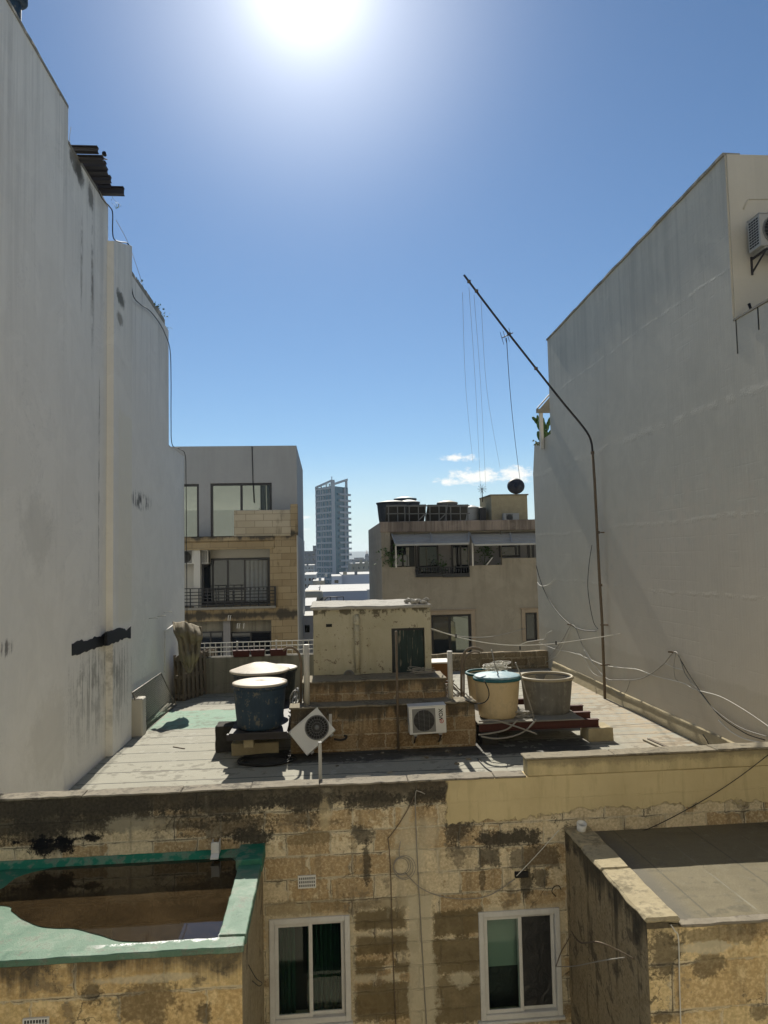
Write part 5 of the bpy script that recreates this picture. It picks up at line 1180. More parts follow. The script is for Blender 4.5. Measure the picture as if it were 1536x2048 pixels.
leafy('bare climbing plant on the pale veranda wall', (PY(968, 1132, YV-.15).x, YV-.15, zsill), .8, .1, .9, 60, .11, seed=6); leafy('dark leafy creeper clump near the right veranda window', (PY(975, 1110, YV-.15).x, YV-.15, zsill+.4), .25, .08, .4, 40, .12, seed=7)
# on its roof
def rtank(label, px, D, yt, yb, r, mat, lid=None): return water_tank(label, px, D, yt, yb, r, r*.86, mat, mat, lid, None if not lid else r*1.06, .1, 'water tanks on the pink building roof')
rtank('wide dark tank at the left end of the pink building roof', 786, YB+2.6, 1006, 1046, .72, 'tank_dark', 'tank_dark')
rtank('blue topped tank rising highest behind the solar panels', 811, YB+4.5, 998, 1046, .52, 'tank_blue', 'lid_teal')
rtank('white lidded tank before the blue topped one', 818, YB+3.2, 1005, 1046, .5, 'tank_dark', 'lid_white')
rtank('pale grey tank standing above the middle of the solar panels', 895, YB+3.0, 1006, 1046, .46, 'tank_grey', 'tank_inside')
rtank('squat light grey tank right of the solar panels', 943, YB+3.0, 1016, 1046, .34, 'galv', 'galv'); rtank('second squat light grey tank next to the roof hut', 958, YB+3.3, 1019, 1046, .32, 'galv', 'galv')
for i, (a, c) in enumerate(((772, 812), (813, 853), (854, 894), (895, 937))):
    t = thing('solar_panel', 'dark solar panel seen from behind, number %s from the left in the roof row' % ('first','second','third','fourth')[i], 'solar panel', ((PY(a,1030,YB+1).x+PY(c,1030,YB+1).x)/2, YB+1.1, ztop-.35), 'solar panels on the pink building')
    t['label'] = ('dark solar panel seen from behind at the left end of the roof row', 'dark solar panel backed by the blue topped tank', 'dark solar panel with a diagonal brace behind it', 'dark solar panel at the right end of the roof row')[i]
    x0, x1 = PY(a, 1030, YB+1).x, PY(c, 1030, YB+1).x; zt_, zb_ = PY(a, 1012, YB+.9).z, ztop-.2
    b = MB(); b.prism([(x0, YB+.8, zt_), (x0, YB+1.9, zb_), (x0, YB+1.9, zb_+.05), (x0, YB+.8, zt_+.05)], (x1-x0-.03, 0, 0)); b.build('panel', M['panel_back'], t)
    b = MB(); b.beam((x0, YB+.7, zt_-.02), (x1, YB+.7, zt_-.02), .05, .05); b.beam((x0, YB+.7, zt_-.35), (x1, YB+.7, zt_-.35), .04, .04)
    for q in (.1, .55, .9): X = x0+(x1-x0)*q; b.beam((X, YB+.7, zt_), (X, YB+.7, ztop-.35), .04, .04)
    if i in (1, 2): b.beam((x0+.1, YB+.68, ztop-.3), (x1-.1, YB+.68, zt_-.35), .05, .04)
    b.build('rack', M['rack'], t)
hx = R4(962, 992, 1049, 1046, YB+2.5); t = thing('rooftop_hut', 'ochre stair hut with dark door on the pink building roof', 'hut', ((hx[0]+hx[1])/2, YB+3.5, ztop-.35))
xa = PY(983, 1020, YB+2.0).x; zt_ = PY(1020, 991, YB+2).z; zt2 = PY(960, 1001, YB+4).z
b = MB(); b.prism([(xa, YB+2, ztop-.35), (hx[1], YB+2, ztop-.35), (hx[1], YB+5, ztop-.35), (PY(960,1020,YB+4).x, YB+4, ztop-.35)], (0, 0, zt_-ztop+.35)); b.build('wall', M['block_cream'], t)
b = MB(); b.prism([(xa-.05, YB+1.95, zt_), (hx[1]+.05, YB+1.95, zt_), (hx[1]+.05, YB+5, zt_), (PY(959,1020,YB+4).x, YB+4, zt_)], (0, 0, .06)); b.build('roof', M['coping_dark'], t)
r = R4(969, 1014, 980, 1046, YB+2.0); b = MB(); b.box(r[0]-.1, YB+2.35, ztop-.35, r[1]-.1, YB+2.7, r[3]); b.build('door', M['dark_iron'], t)
ac_unit('grey air conditioner on the flank of the ochre roof hut', (PY(1020,1028,YB+1.8).x, YB+1.7, ztop), .7, .35, .25, style='slats', group='air conditioner units', brackets=False, casing='galv')
# satellite dish
c = PY(1032, 970, YB+2.6); R = 17.5/1450*(YB+2.6)
t = thing('satellite_dish', 'round dark satellite dish seen from behind on the ochre hut roof', 'satellite dish', (c.x, YB+2.6, zt_+.06))
Mx = Euler((math.radians(72), 0, math.radians(-12))).to_matrix().to_4x4(); cc = Vector((0, 0, c.z-zt_-.06))
b = MB(); b.lathe([(0, .0), (R*.4, -.02), (R*.75, -.07), (R, -.14), (R*1.01, -.13), (R*.75, -.055), (0, .012)], cc, 36, Mx); b.build('reflector', M['dark_steel'], t, local=True)
b = MB(); b.tube([(0, .05, 0), (0, .05, c.z-zt_-.06)], .035, 8); b.tube([cc, cc+Mx.to_3x3()@Vector((0,-.25,.1)), cc+Mx.to_3x3()@Vector((0, -.1, .0))], .025, 6); b.build('mast', M['dark_steel'], t, local=True)
b = MB(); b.tube([cc+Mx.to_3x3()@Vector((R*.3,-R*.9,-.1)), cc+Mx.to_3x3()@Vector((0,0,-.75))], .015, 5); b.lathe([(0,0),(.05,0),(.05,.12),(0,.12)], cc+Mx.to_3x3()@Vector((0,0,-.8)), 12); b.build('feed_arm', M['dark_steel'], t, local=True)
# small aerial
def aerial(label, base, top, n, span, name='television_aerial', dirv=(1,0,0), group='television aerials', rad=.012):
    t = thing(name, label, 'aerial', base, group); top = Vector(top)-Vector(base); b = MB(); b.tube([Vector((0,0,0)), top], rad*1.6, 6); b.build('mast', M['dark_steel'], t, local=True)
    b = MB(); d = Vector(dirv).normalized()
    for i in range(n):
        a = math.pi*i/n; v = Vector((math.cos(a), .25*math.sin(a*2), math.sin(a)))*span; b.tube([top-v, top+v], rad*.7, 4)
    b.tube([top-d*span*.8, top+d*span*.8], rad, 4); b.build('elements', M['dark_steel'], t, local=True); return t
bp = PY(965, 1000, YB+3); aerial('small spiky aerial beside the ochre roof hut', (bp.x, YB+3, zt_-.2), PY(964, 978, YB+3), 5, .22)
# ================================================================== the city between them
def cbox(label, rect, D, depth, mat, wins=0, group='distant city buildings', rows=2, zb=GROUND, roofpar=True, seed=0):
    x0, x1, z0, z1 = R4(*rect, D); t = thing('city_building', label, 'building', ((x0+x1)/2, D+depth/2, GROUND), group); rnd = random.Random(seed)
    b = MB(); b.box(x0, D, zb, x1, D+depth, z1); b.build('wall', M[mat], t)
    s = D/1450
    b = MB(); b.box(x0-s*.3, D-s*.3, z1, x1+s*.3, D+depth, z1+s*.8); b.build('roof', M['city_white' if mat != 'city_grey' else 'city_grey'], t)
    if wins:
        W = (x1-x0)/wins
        for j in range(rows):
            for i in range(wins):
                zz = z1-(z1-z0)*(j+.75)/rows; xx = x0+W*(i+.5)+rnd.uniform(-.1,.1)*W; b = MB(); b.box(xx-W*.2, D-.05*s*2, zz-(z1-z0)/rows*.22, xx+W*.2, D+.05, zz+(z1-z0)/rows*.22); b.build('window', M['glass_dark'], t)
    return t
cbox('pale low block with flat roof just behind the yellow hut', (640,1183,735,1230), 60, 14, 'city_blue', 0, seed=1)
cbox('tan low block with rounded water tank at the gap', (607,1186,637,1230), 62, 10, 'city_tan', 0, seed=2)
cbox('bluish white shaded wall below the tower', (683,1149,760,1178), 120, 20, 'city_blue', 0, seed=3)
cbox('narrow bluish block before the tower foot', (664,1153,684,1180), 118, 14, 'city_blue', 1, seed=4)
cbox('long pale block across the gap foot', (612,1181,760,1196), 90, 20, 'city_white', 0, seed=5)
cbox('white roofed house low in the gap left of the hut', (604,1212,630,1262), 40, 8, 'city_white', 1, rows=2, seed=6)
cbox('bluish low house seen between hut and stone building', (603,1232,628,1300), 36, 3, 'city_blue', 1, seed=7)
cbox('cream fronted house with small windows left of the tower', (606,1150,632,1186), 160, 30, 'city_white', 3, rows=3, seed=8)
cbox('tan block in front of the tower base', (626,1162,648,1186), 150, 20, 'city_tan', 2, seed=9)
cbox('grey concrete block far behind the stone building', (596,1103,632,1140), 520, 80, 'city_grey', 4, rows=4, seed=10)
cbox('taller grey block touching the tower left side', (626,1092,634,1140), 540, 60, 'city_grey', 1, rows=4, seed=11)
cbox('pale house cluster left of the tower foot', (603,1131,628,1152), 300, 40, 'city_white', 4, rows=3, seed=12)
cbox('dim house row right of the tower foot', (703,1127,742,1150), 330, 50, 'city_tan', 4, rows=2, seed=13)
cbox('low grey roofs on the skyline right of the tower', (704,1119,740,1130), 700, 90, 'city_grey', 5, rows=2, seed=14)
cbox('dark green grey ridge block by the dome', (712,1116,728,1128), 900, 60, 'city_grey', 2, rows=1, seed=15)
for k in range(14):
    rnd = random.Random(50+k); px = rnd.uniform(604, 742); yy = rnd.uniform(1120, 1160); D = 2600/(yy-1108)**.9*4.5
    wd = rnd.uniform(7, 16); cbox(('pale cube house on the far slope', 'tan cube house on the far slope')[k % 2], (px, yy, px+wd, yy+rnd.uniform(8,14)), D, 20, ('city_white','city_tan')[k % 2], 2, rows=2, seed=60+k)
c = PY(622, 1193, 58); b = MB(); b.lathe([(.9,-.5),(.95,0),(.95,.35),(.8,.45),(0,.5)], (0,0,0), 24); o = b.build('water_tank', M['city_tan']); o.location = c; tag(o, 'squat tan drum tank on the low roof left of the pale block', 'water tank')
t = thing('roof_railing', 'thin dark pipe frame standing on the pale roof behind the yellow hut', 'railing', PY(668, 1206, 58))
b = MB(); q0 = PY(668, 1206, 58)
for px in (648, 661, 674, 687): p = PY(px, 1200, 58)-q0; b.tube([(p.x, 0, 0), (p.x, 0, PY(668, 1194, 58).z-q0.z)], .035, 5)
zt9 = PY(668, 1194, 58).z-q0.z; b.tube([(PY(648,1200,58).x-q0.x, 0, zt9), (PY(687,1200,58).x-q0.x, 0, zt9)], .035, 5); b.build('rail', M['dark_steel'], t, local=True)
b = MB(); b.prism([PY(638, 1210, 57), PY(656, 1196, 57), PY(646, 1196, 57.5), PY(628, 1206, 57.5)], (0, .0, .06)); tag(b.build('solar_panel', M['tank_dark']), 'dark tilted panel on the low roof behind the hut', 'solar panel')
rnd = random.Random(77)
for k, (px, py, D) in enumerate(((607,1158,158),(612,1150,200),(620,1147,230),(640,1160,149),(690,1147,119),(712,1148,119),(708,1126,320),(722,1125,320),(615,1130,298),(652,1152,117),(733,1126,322),(640,1180,88))):
    s9 = D/1450; c = PY(px, py, D); h9 = rnd.uniform(3, 6)*s9; w9 = rnd.uniform(1.5, 4)*s9; b = MB()
    b.box(-w9, 0, -2*s9, w9, w9*2, h9); b.box(-w9*.2, w9*.5, h9, w9*.2, w9*.9, h9+rnd.uniform(1, 4)*s9); o = b.build('washroom_hut', M[('city_white','city_tan','city_grey')[k % 3]]); o.location = c
    tag(o, ('white','tan','grey')[k % 3] + ' little washroom on the distant city roofs', 'roof room', 'washrooms on distant roofs')
c = PY(734, 1110, 860); t = thing('church_dome', 'tiny domed church tower on the skyline by the pink building', 'church', (c.x, 860, GROUND)); s = 860/1450
b = MB(); b.box(c.x-4*s, 858, GROUND, c.x+4*s, 866, PY(734, 1113, 860).z); b.build('drum', M['city_grey'], t)
b = MB(); b.lathe([(4*s, 0), (3.9*s, 2*s), (3*s, 5*s), (1.2*s, 7*s), (.5*s, 8*s), (.4*s, 11*s), (0, 14*s)], (c.x, 862, PY(734, 1113, 860).z), 20); b.build('dome', M['city_grey'], t)
# ---------------- the glass tower, corner towards us
D = 400.0; s = D/1450
t = thing('tower_block', 'tall glass tower with pale corner spine and stacked balconies', 'tower', (PY(666, 1100, D).x, D+10, GROUND))
def tp(px, d): p = PY(px, 1100, D+d); return p
C0 = tp(664.5, 0); C1 = tp(671, 0); Lf = tp(633, 13); Rf = tp(698, 12)
zt_of = lambda y, d=0: PY(666, y, D+d).z
zbase = GROUND
b = MB(); b.prism([(C0.x, C0.y-1, zbase), (C1.x, C1.y-1, zbase), (C1.x+.3, C1.y+5, zbase), (C0.x-.3, C0.y+5, zbase)], (0, 0, zt_of(960)-zbase)); b.build('spine', M['tower_white'], t)
b = MB(); b.tube([(C0.x+.4, D, zt_of(960)), (C0.x+.4, D, zt_of(953))], .25, 6); b.build('mast', M['tower_white'], t)
zr = zt_of(974, 6)
b = MB(); b.prism([(C0.x, C0.y+1, zbase), (Lf.x, Lf.y, zbase), (Lf.x+3, Lf.y+14, zbase), (C0.x+2, Lf.y+14, zbase)], (0, 0, zr-zbase)); b.prism([(C1.x, C1.y+1, zbase), (C1.x, C1.y+16, zbase), (Rf.x, Rf.y+12, zbase), (Rf.x, Rf.y, zbase)], (0, 0, zr-zbase)); b.build('glass_wall', M['glass_tower'], t)
fz = [zt_of(1160 - 12.1*i, 5) for i in range(-3, 16)]
def strip(A, B, z, h, out, mat=None): 
    d = (B-A).normalized(); n = Vector((d.y, -d.x, 0)); 
    if n.y > 0: n = -n
    return [A+n*out, B+n*out, B-n*.3, A-n*.3], h
b = MB()
for z in fz:
    q, h = strip(Vector((Lf.x, Lf.y, 0)), Vector((C0.x, C0.y+1, 0)), z, 0, .35); b.prism([Vector((p.x, p.y, z)) for p in q], (0, 0, .95))
d = Vector((C0.x-Lf.x, C0.y+1-Lf.y, 0))
for f_, w_ in ((0, .9), (.30, .5), (.42, .35), (.6, .25), (.8, .25)):
    p = Vector((Lf.x, Lf.y, 0)) + d*f_; b.box(p.x-w_*.2, p.y-.55, zbase, p.x+w_*.8, p.y+.3, zr)
b.build('floor_slab', M['tower_white'], t)
b = MB()
m0 = Vector((C1.x, C1.y+1, 0)).lerp(Vector((Rf.x, Rf.y, 0)), .28)
for z in fz[:-1]:
    q, h = strip(m0, Vector((Rf.x+.9, Rf.y, 0)), z, 0, .9); b.prism([Vector((p.x, p.y, z)) for p in q], (0, 0, 1.1))
for f_ in (.72,):
    p = Vector((C1.x, C1.y+1, 0)).lerp(Vector((Rf.x, Rf.y, 0)), f_); b.box(p.x-.2, p.y-.7, zbase, p.x+1.0, p.y+.3, zr)
b.box(Rf.x-1.6, Rf.y-.6, zbase, Rf.x-.2, Rf.y+2, zt_of(958, 8)); b.build('balcony', M['tower_white'], t)
for z in fz:
    for f_ in (.12,.22,.36,.5,.68,.9):
        p = Vector((Lf.x, Lf.y, 0)) + d*f_
        if random.random() < .55: b = MB(); b.box(p.x-.3, p.y-.12, z+1.0, p.x+.45, p.y+.1, z+2.9); b.build('blind', M['city_white'], t)
b = MB()
def fin(A, B, za, zb_): b.prism([(A.x, A.y, za-1.2), (B.x, B.y, zb_-1.2), (B.x, B.y, zb_), (A.x, A.y, za)], (0, 1.6, 0))
fin(Vector((Lf.x-.3, Lf.y-.6, 0)), Vector((C0.x, C0.y, 0)), zt_of(973, 12), zt_of(959)); fin(Vector((C1.x, C1.y+.5, 0)), Vector((Rf.x, Rf.y-.5, 0)), zt_of(966, 2), zt_of(957, 11))
for f_ in (.15,.35,.55,.8):
    p = Vector((Lf.x, Lf.y, 0)) + d*f_; b.box(p.x-.15, p.y-.2, zr, p.x+.15, p.y+.2, zr+ (zt_of(959)-zr)*(f_*.8+.05))
b.build('roof_fin', M['tower_white'], t)
# ================================================================== on and around the right-hand wall
yP = 16.75; xp = RX-.10
mast = thing('bent_mast', 'long bent steel mast leaning out from the grey wall into the sky', 'mast', (PY(1209, 1400, yP).x, yP, ROOF+.0))
low = [PY(x, y, yP) for x, y in ((1210,1402),(1204,1240),(1199,1160),(1194,1060),(1189,960),(1185,905))]; up = [PY(x, y, yP) for x, y in ((1185,905),(1183,886),(1176,868),(1160,846),(1125,804),(1072,737),(1000,645),(928,550))]
b = MB(); b.tube(low, .034, 10); b.build('standing_pipe', M['rust'], mast)
b = MB(); b.tube(smoothpts(up, 5), [.030]*31+[.024]*5, 10) if False else b.tube(smoothpts(up, 5), .026, 10)
b.build('leaning_pipe', M['dark_steel'], mast)
b = MB()
for (x, y) in ((1185,905),(1196,1065),(1201,1170),(1072,737),(1018,668),(953,582),(938,563)):
    c = PY(x, y, yP); b.lathe([(0,-.03),(.045,-.03),(.045,.03),(0,.03)], c, 10)
for y in (1065, 1250, 1330): c = PY(1202, y, yP); b.box(c.x-.01, yP-.02, c.z-.015, RX+.01, yP+.02, c.z+.015)
b.build('clamp', M['rust'], mast)
pc = PY(1013, 672, yP-.1); t = thing('television_aerial', 'small aerial clamped halfway up the leaning mast', 'aerial', pc, 'television aerials')
b = MB(); b.tube([(-.12,0,-.05),(.16,0,.08)], .012, 6); b.build('boom', M['dark_steel'], t, local=True)
b = MB()
for q in (-.1,-.03,.04,.11): b.tube([(q-.08,-.12,q*.5+.10),(q+.06,.12,q*.5-.12)], .006, 4)
b.build('elements', M['dark_steel'], t, local=True)
def wire(label, pts, rad=.006, mat='grey_cable', group=None, name='wire', cat='wire'): return pipe(label, pts, rad, mat, name, cat, group, n=5, k=8)
ZR = ztop
for i, (x0, y0, xm, ym, x1, y1, lab) in enumerate(((925,585,932,780,946,925,'leftmost'),(938,575,952,790,962,1000,'second'),(948,590,962,780,972,985,'third'),(962,600,975,790,1000,935,'fourth'))):
    wire('hair thin stay wire falling from the mast tip, %s of four' % lab, [PY(x0, y0, yP+.2), PY(xm, ym, (yP+YB)/2), PY(x1, y1, YB+1)], .0042, 'grey_cable', 'stay wires from the mast')
wire('dark cable dropping from the clamped aerial to the pink building roof', [PY(1013, 676, yP), PY(1020, 780, yP+4), PY(1030, 880, yP+8.5), PY(1042, 975, YB)], .009, 'black_cable')
# canopy and prickly pear at the far end of the wall
cY = PX(1097, 800, RX+.05).y+.3
t = thing('canopy', 'small pale sloping canopy sticking out past the far edge of the grey wall', 'canopy', (PY(1085, 820, cY).x, cY, zG))
A0, A1_ = PY(1101, 782, cY), PY(1075, 815, cY)
b = MB(); b.prism([A0+Vector((.9,0,.92)), A1_, A1_+Vector((0,0,-.05)), A0+Vector((.9,0,.84))], (0, .10, 0)); b.build('roof_sheet', M['galv'], t)
b = MB(); b.prism([A1_+Vector((.08,.03,-.03)), A0+Vector((.9,.03,.84)), Vector((A0.x+.9, cY+.03, A1_.z-.03))], (0, .05, 0)); b.build('gable_board', M['concrete'], t)
b = MB(); b.box(A1_.x-.03, cY-.02, A1_.z-.16, A0.x+.6, cY+.06, A1_.z-.04); b.build('fascia', M['concrete'], t)
p = PY(1084, 840, cY); b = MB(); b.box(p.x-.05, cY+.05, zG-.3, p.x+.05, cY+.15, A1_.z-.06); b.build('post', M['white_paint'], t)
rnd = random.Random(5); pY = PX(1085, 880, RX+.1).y-.1; base = PY(1088, 880, pY); t = thing('prickly_pear', 'green prickly pear growing on the far shoulder of the grey wall', 'cactus', base)
b = MB()
def pad(c, w, h, tilt, yaw):
    Mx = Matrix.Translation(c) @ Euler((0, tilt, yaw)).to_matrix().to_4x4(); n = 14; R0 = []
    for k, (sc, th) in enumerate(((1, 0), (.8, .5), (0, .75))):
        pass
    b.smooth = True; rings = []
    for th, sc in ((-1, .0), (-.75, .7), (0, 1.0), (.75, .7), (1, .0)):
        ring = [b.vert(Mx @ Vector((w*.5*sc*math.cos(2*math.pi*i/n)*(1-.25*math.sin(2*math.pi*i/n)*-1 if False else 1), th*.028, h*.5+h*.5*sc*math.sin(2*math.pi*i/n)))) for i in range(n)]; rings.append(ring)
    for P_, Q in zip(rings, rings[1:]):
        for i in range(n): b.face((P_[i], P_[(i+1) % n], Q[(i+1) % n], Q[i]))
u_ = pY/1450
for (px, py, w_, h_, tl) in ((1090,884,15,26,.1),(1083,884,13,24,-.35),(1097,882,14,26,.4),(1088,866,12,24,.15),(1081,862,11,22,-.3),(1094,862,11,22,.25),(1078,849,9,18,-.6),(1072,842,7,12,-.7),(1076,843,7,14,-.1),(1097,852,10,20,.3),(1087,850,9,16,-.05)):
    pad(PY(px, py, pY)-base, w_*u_, h_*u_, tl, rnd.uniform(-.7,.7))
b.build('pads', M['leaf'], t, local=True)
b = MB(); 
for k in range(26):
    c = PY(1076+rnd.uniform(-7,6), 886+rnd.uniform(-6,3), pY-.05)-base; e = Euler((rnd.uniform(-1,1), rnd.uniform(-1,1), rnd.uniform(0,6))).to_matrix(); s_ = .09
    b.poly([c+e@Vector(q) for q in ((0,0,0),(s_*.4,s_*.4,0),(0,s_,0),(-s_*.4,s_*.4,0))])
b.build('sprouts', M['leaf_dry'], t, local=True)
# air conditioner high on the cream return wall
r = R4(1519, 428, 1602, 492, yF-.45)
ac_unit('grey air conditioner hung high on the cream return wall, louvred side showing', ((r[0]+r[1])/2, yF-.30, r[2]), r[1]-r[0], r[3]-r[2], .32, .42, .44, 'radial', 'air conditioner units', side_louvre=True, casing='galv')
pipe('faint plaster conduit ridge above the high air conditioner', [PY(1487, 418, yF-.03), PY(1497, 398, yF-.03), PY(1560, 397, yF-.03)], .012, 'cream_wall', sm=False)
b = MB(); c = PX(1502, 622, RX+.12); b.tube([(0,0,-.1),(0,0,.03),(-.03,0,.12)], .022, 8); b.tube([(0,0,0),(.06,-.05,-.02)], .016, 6); o = b.build('pipe_stub', M['black']); o.location = c; tag(o, 'small black pipe stub on the ledge of the grey wall', 'pipe')
# washing lines and slack cables along the wall and over the terrace
W = RX-.06
def wx(pts): return [PX(x, y, W) for x, y in pts]
wire('pale clothesline slung from the yellow hut to the grey wall', [PY(862, 1257, HY-.05), PY(930, 1278, 14.6), PY(1010, 1290, 15.2), PY(1090, 1289, 15.6), PY(1170, 1279, 15.9), PX(1240, 1268, RX)], .009, 'white_cable', None, 'clothesline', 'clothesline')
wire('dark sagging cable from the hut corner across to the pink building', [PY(862, 1259, HY-.03), PY(930, 1274, 20), PY(990, 1272, 25), PY(1050, 1257, YB-.1)], .012, 'grey_cable')
wire('dark cable hanging in a long curve down the far end of the grey wall', wx(((1072,1130),(1082,1165),(1098,1200),(1120,1230),(1145,1252),(1170,1261),(1192,1262))), .011, 'black_cable')
wire('white cable running down along the grey wall to the right edge', wx(((1078,1285),(1110,1298),(1150,1307),(1205,1329),(1238,1335),(1275,1339),(1310,1352),(1365,1366),(1390,1379),(1440,1393),(1492,1422),(1540,1455))), .0075, 'white_cable')
wire('dark cable looping between three pegs on the grey wall', wx(((1100,1312),(1125,1280),(1146,1250),(1170,1300),(1208,1353),(1240,1360),(1285,1356),(1325,1330),(1352,1304),(1372,1350),(1400,1385),(1430,1420),(1480,1455),(1536,1474))), .011, 'grey_cable')
wire('pale cable drooping below the others at the right edge', wx(((1437,1440),(1460,1462),(1490,1478),(1536,1488))), .010, 'white_cable')
wire('short pale cable crossing from a peg to the bent mast', wx(((1168,1300),(1182,1322),(1205,1350))), .008, 'white_cable')
wire('thin black wire drooping beside the bent mast', [PX(x, y, RX-.08) for x, y in ((1184,1090),(1178,1130),(1176,1180),(1186,1240),(1196,1258))], .008, 'black_cable')
wire('pale hooked wire on the far end of the grey wall', wx(((1108,1160),(1096,1170),(1082,1172),(1075,1165))), .009, 'white_cable')
for (x, y, lab) in ((1146,1250,'left one'),(1352,1305,'right one')):
    p = PX(x, y, RX); b = MB(); b.beam((.01,0,0), (-.16,-.02,.02), .03, .03); o = b.build('wall_peg', M['rust']); o.location = p; tag(o, 'rusty peg holding slack cable off the grey wall, %s' % lab, 'peg', 'cable pegs on the grey wall')
q = PX(1418, 1497, RX-.10); wire('stiff dark wire end poking up at the foot of the grey wall', [q, q+Vector((-.03,-.02,.12)), q+Vector((-.09,.02,.24))], .008, 'black_cable')
# peg-like clips on the line
for (x, y, D) in ((1112,1284,15.65),(1040,1294,15.4),(912,1270,14.4)):
    c = PY(x, y, D); o = MB().box(-.012,-.012,-.06,.012,.012,.02).build('clothes_peg', M['black']); o.location = c; tag(o, 'dark clothes peg clipped on the pale clothesline', 'clothes peg', 'clothes pegs')
# ================================================================== front wall cables and fittings
F = FW-.02
wire('thin brown conduit down the stone wall left of the cement strip', [PY(x, y, F) for x, y in ((776,1674),(781,1740),(784,1850),(788,1960),(792,2060))], .006, 'rust', 'conduits on the stone wall', 'conduit', 'conduit')
wire('thin grey conduit down the cement strip on the stone wall', [PY(x, y, F) for x, y in ((850,1588),(838,1583),(831,1588),(832,1650),(836,1740),(842,1850),(848,1960),(854,2060))], .006, 'grey_cable', 'conduits on the stone wall', 'conduit', 'conduit')
wire('slanting brown cable from the conduit top to a dark bracket', [PY(x, y, F) for x, y in ((829,1592),(815,1620),(795,1652),(777,1676))], .005, 'rust')
b = MB(); c = PY(802, 1732, F-.005)
for k in range(4):
    R = .085+.014*k; b.tube([Vector((R*math.cos(2*math.pi*i/28)+.012*k, -.012*k-.004, R*1.05*math.sin(2*math.pi*i/28)+.01*math.sin(k*2))) for i in range(28)], .004, 5, closed=True)
b.tube(smoothpts([Vector((-.01,-.01,.10)), Vector((-.02,-.01,.17)), Vector((.0,-.01,.28))], 4), .005, 5)
o = b.build('cable_coil', M['grey_cable']); o.location = c; tag(o, 'coil of thin cable hanging on the stone wall above the windows', 'cable')
wire('thin cable swagged from the coil towards the right window', [PY(x, y, F) for x, y in ((810,1745),(840,1775),(880,1792),(930,1798),(980,1790),(1030,1758))], .005, 'grey_cable')
wire('pale cable slanting from the drain slot up to the annex corner', [PY(1033, 1752, F-.02), PY(1075, 1708, F-.02), PY(1118, 1660, F-.03)], .005, 'white_cable')
wire('curled wire end on the wall beside the right window', [PY(x, y, F) for x, y in ((1112,1793),(1104,1784),(1108,1774),(1118,1772),(1122,1780))], .005, 'black_cable')
wire('dark wire slanting across the ochre parapet to the annex roof', [PY(1545, 1503, FW-.06), PY(1470, 1560, FW-.05), PY(1390, 1610, FW-.05), PY(1290, 1660, FW-.05), PY(1225, 1668, FW-.1)], .005, 'black_cable')
X = RAX-.03
wire('pale cable hanging down the corner of the right annex', [PY(1342, 1850, RAY-.03), PY(1350, 1862, RAY-.03), PY(1357, 1878, RAY-.03), PY(1359, 1960, RAY-.025), PY(1362, 2060, RAY-.025)], .006, 'white_cable')
def rb_(pts, lab, rad=.008, mat='rust'): return pipe(lab, pts, rad, mat, 'rebar', 'rebar', 'bent rebars by the right window', n=6)
e = PX(1268, 1918, RAX-.005)
rb_([e, PX(1235, 1900, RAX-.12), PX(1195, 1884, RAX-.25), PY(1160, 1885, FW-.5), PY(1143, 1862, FW-.12)], 'rusty rebar bent from the annex corner up to the window')
rb_([PX(1250, 1915, RAX-.02), PX(1200, 1922, RAX-.2), PY(1150, 1932, FW-.5), PY(1112, 1933, FW-.2)], 'pale straight rod from the annex to the window edge', .006, 'grey_cable')
rb_([PY(1112, 1933, FW-.2), PY(1122, 1905, FW-.15), PY(1136, 1880, FW-.12), PY(1143, 1862, FW-.06)], 'short twisted rod by the right window frame', .006)
wire('thin wire hooked off the left annex corner', [PX(497, 1930, LAX+.02), PX(512, 1956, LAX+.05), PX(524, 1966, LAX+.06), PX(518, 1972, LAX+.05), PX(505, 1962, LAX+.03)], .004, 'black_cable')
# white drain spouts
def spout(label, px, py, Y, s=1.0):
    c = PY(px, py, Y); t = thing('drain_spout', label, 'drain spout', c, 'white drain spouts'); b = MB()
    b.box(-.055*s, 0, -.07*s, -.045*s, .14, .09*s); b.box(.045*s, 0, -.07*s, .055*s, .14, .09*s); b.box(-.045*s, .02, -.07*s, .045*s, .04, .09*s); b.prism([(-.055*s,-.06,-.10*s),(.055*s,-.06,-.10*s),(.055*s,.02,-.07*s),(-.055*s,.02,-.07*s)], (0,0,.015)); b.build('chute', M['white_plastic'], t, local=True); return t
spout('white spout stub on the wall above the muddy puddle', 430, 1700, FW-.15, .8)
q = PY(1163, 1654, FW-.18); t = thing('drain_spout', 'white pipe offcut standing at the head of the worn kerb', 'drain spout', q, 'white drain spouts')
b = MB(); b.lathe([(.035,-.10),(.05,.05),(.058,.05),(.045,-.10)], (0,0,0), 20, Euler((math.radians(20), 0, 0)).to_matrix().to_4x4()); b.build('pipe_end', M['white_plastic'], t, local=True)
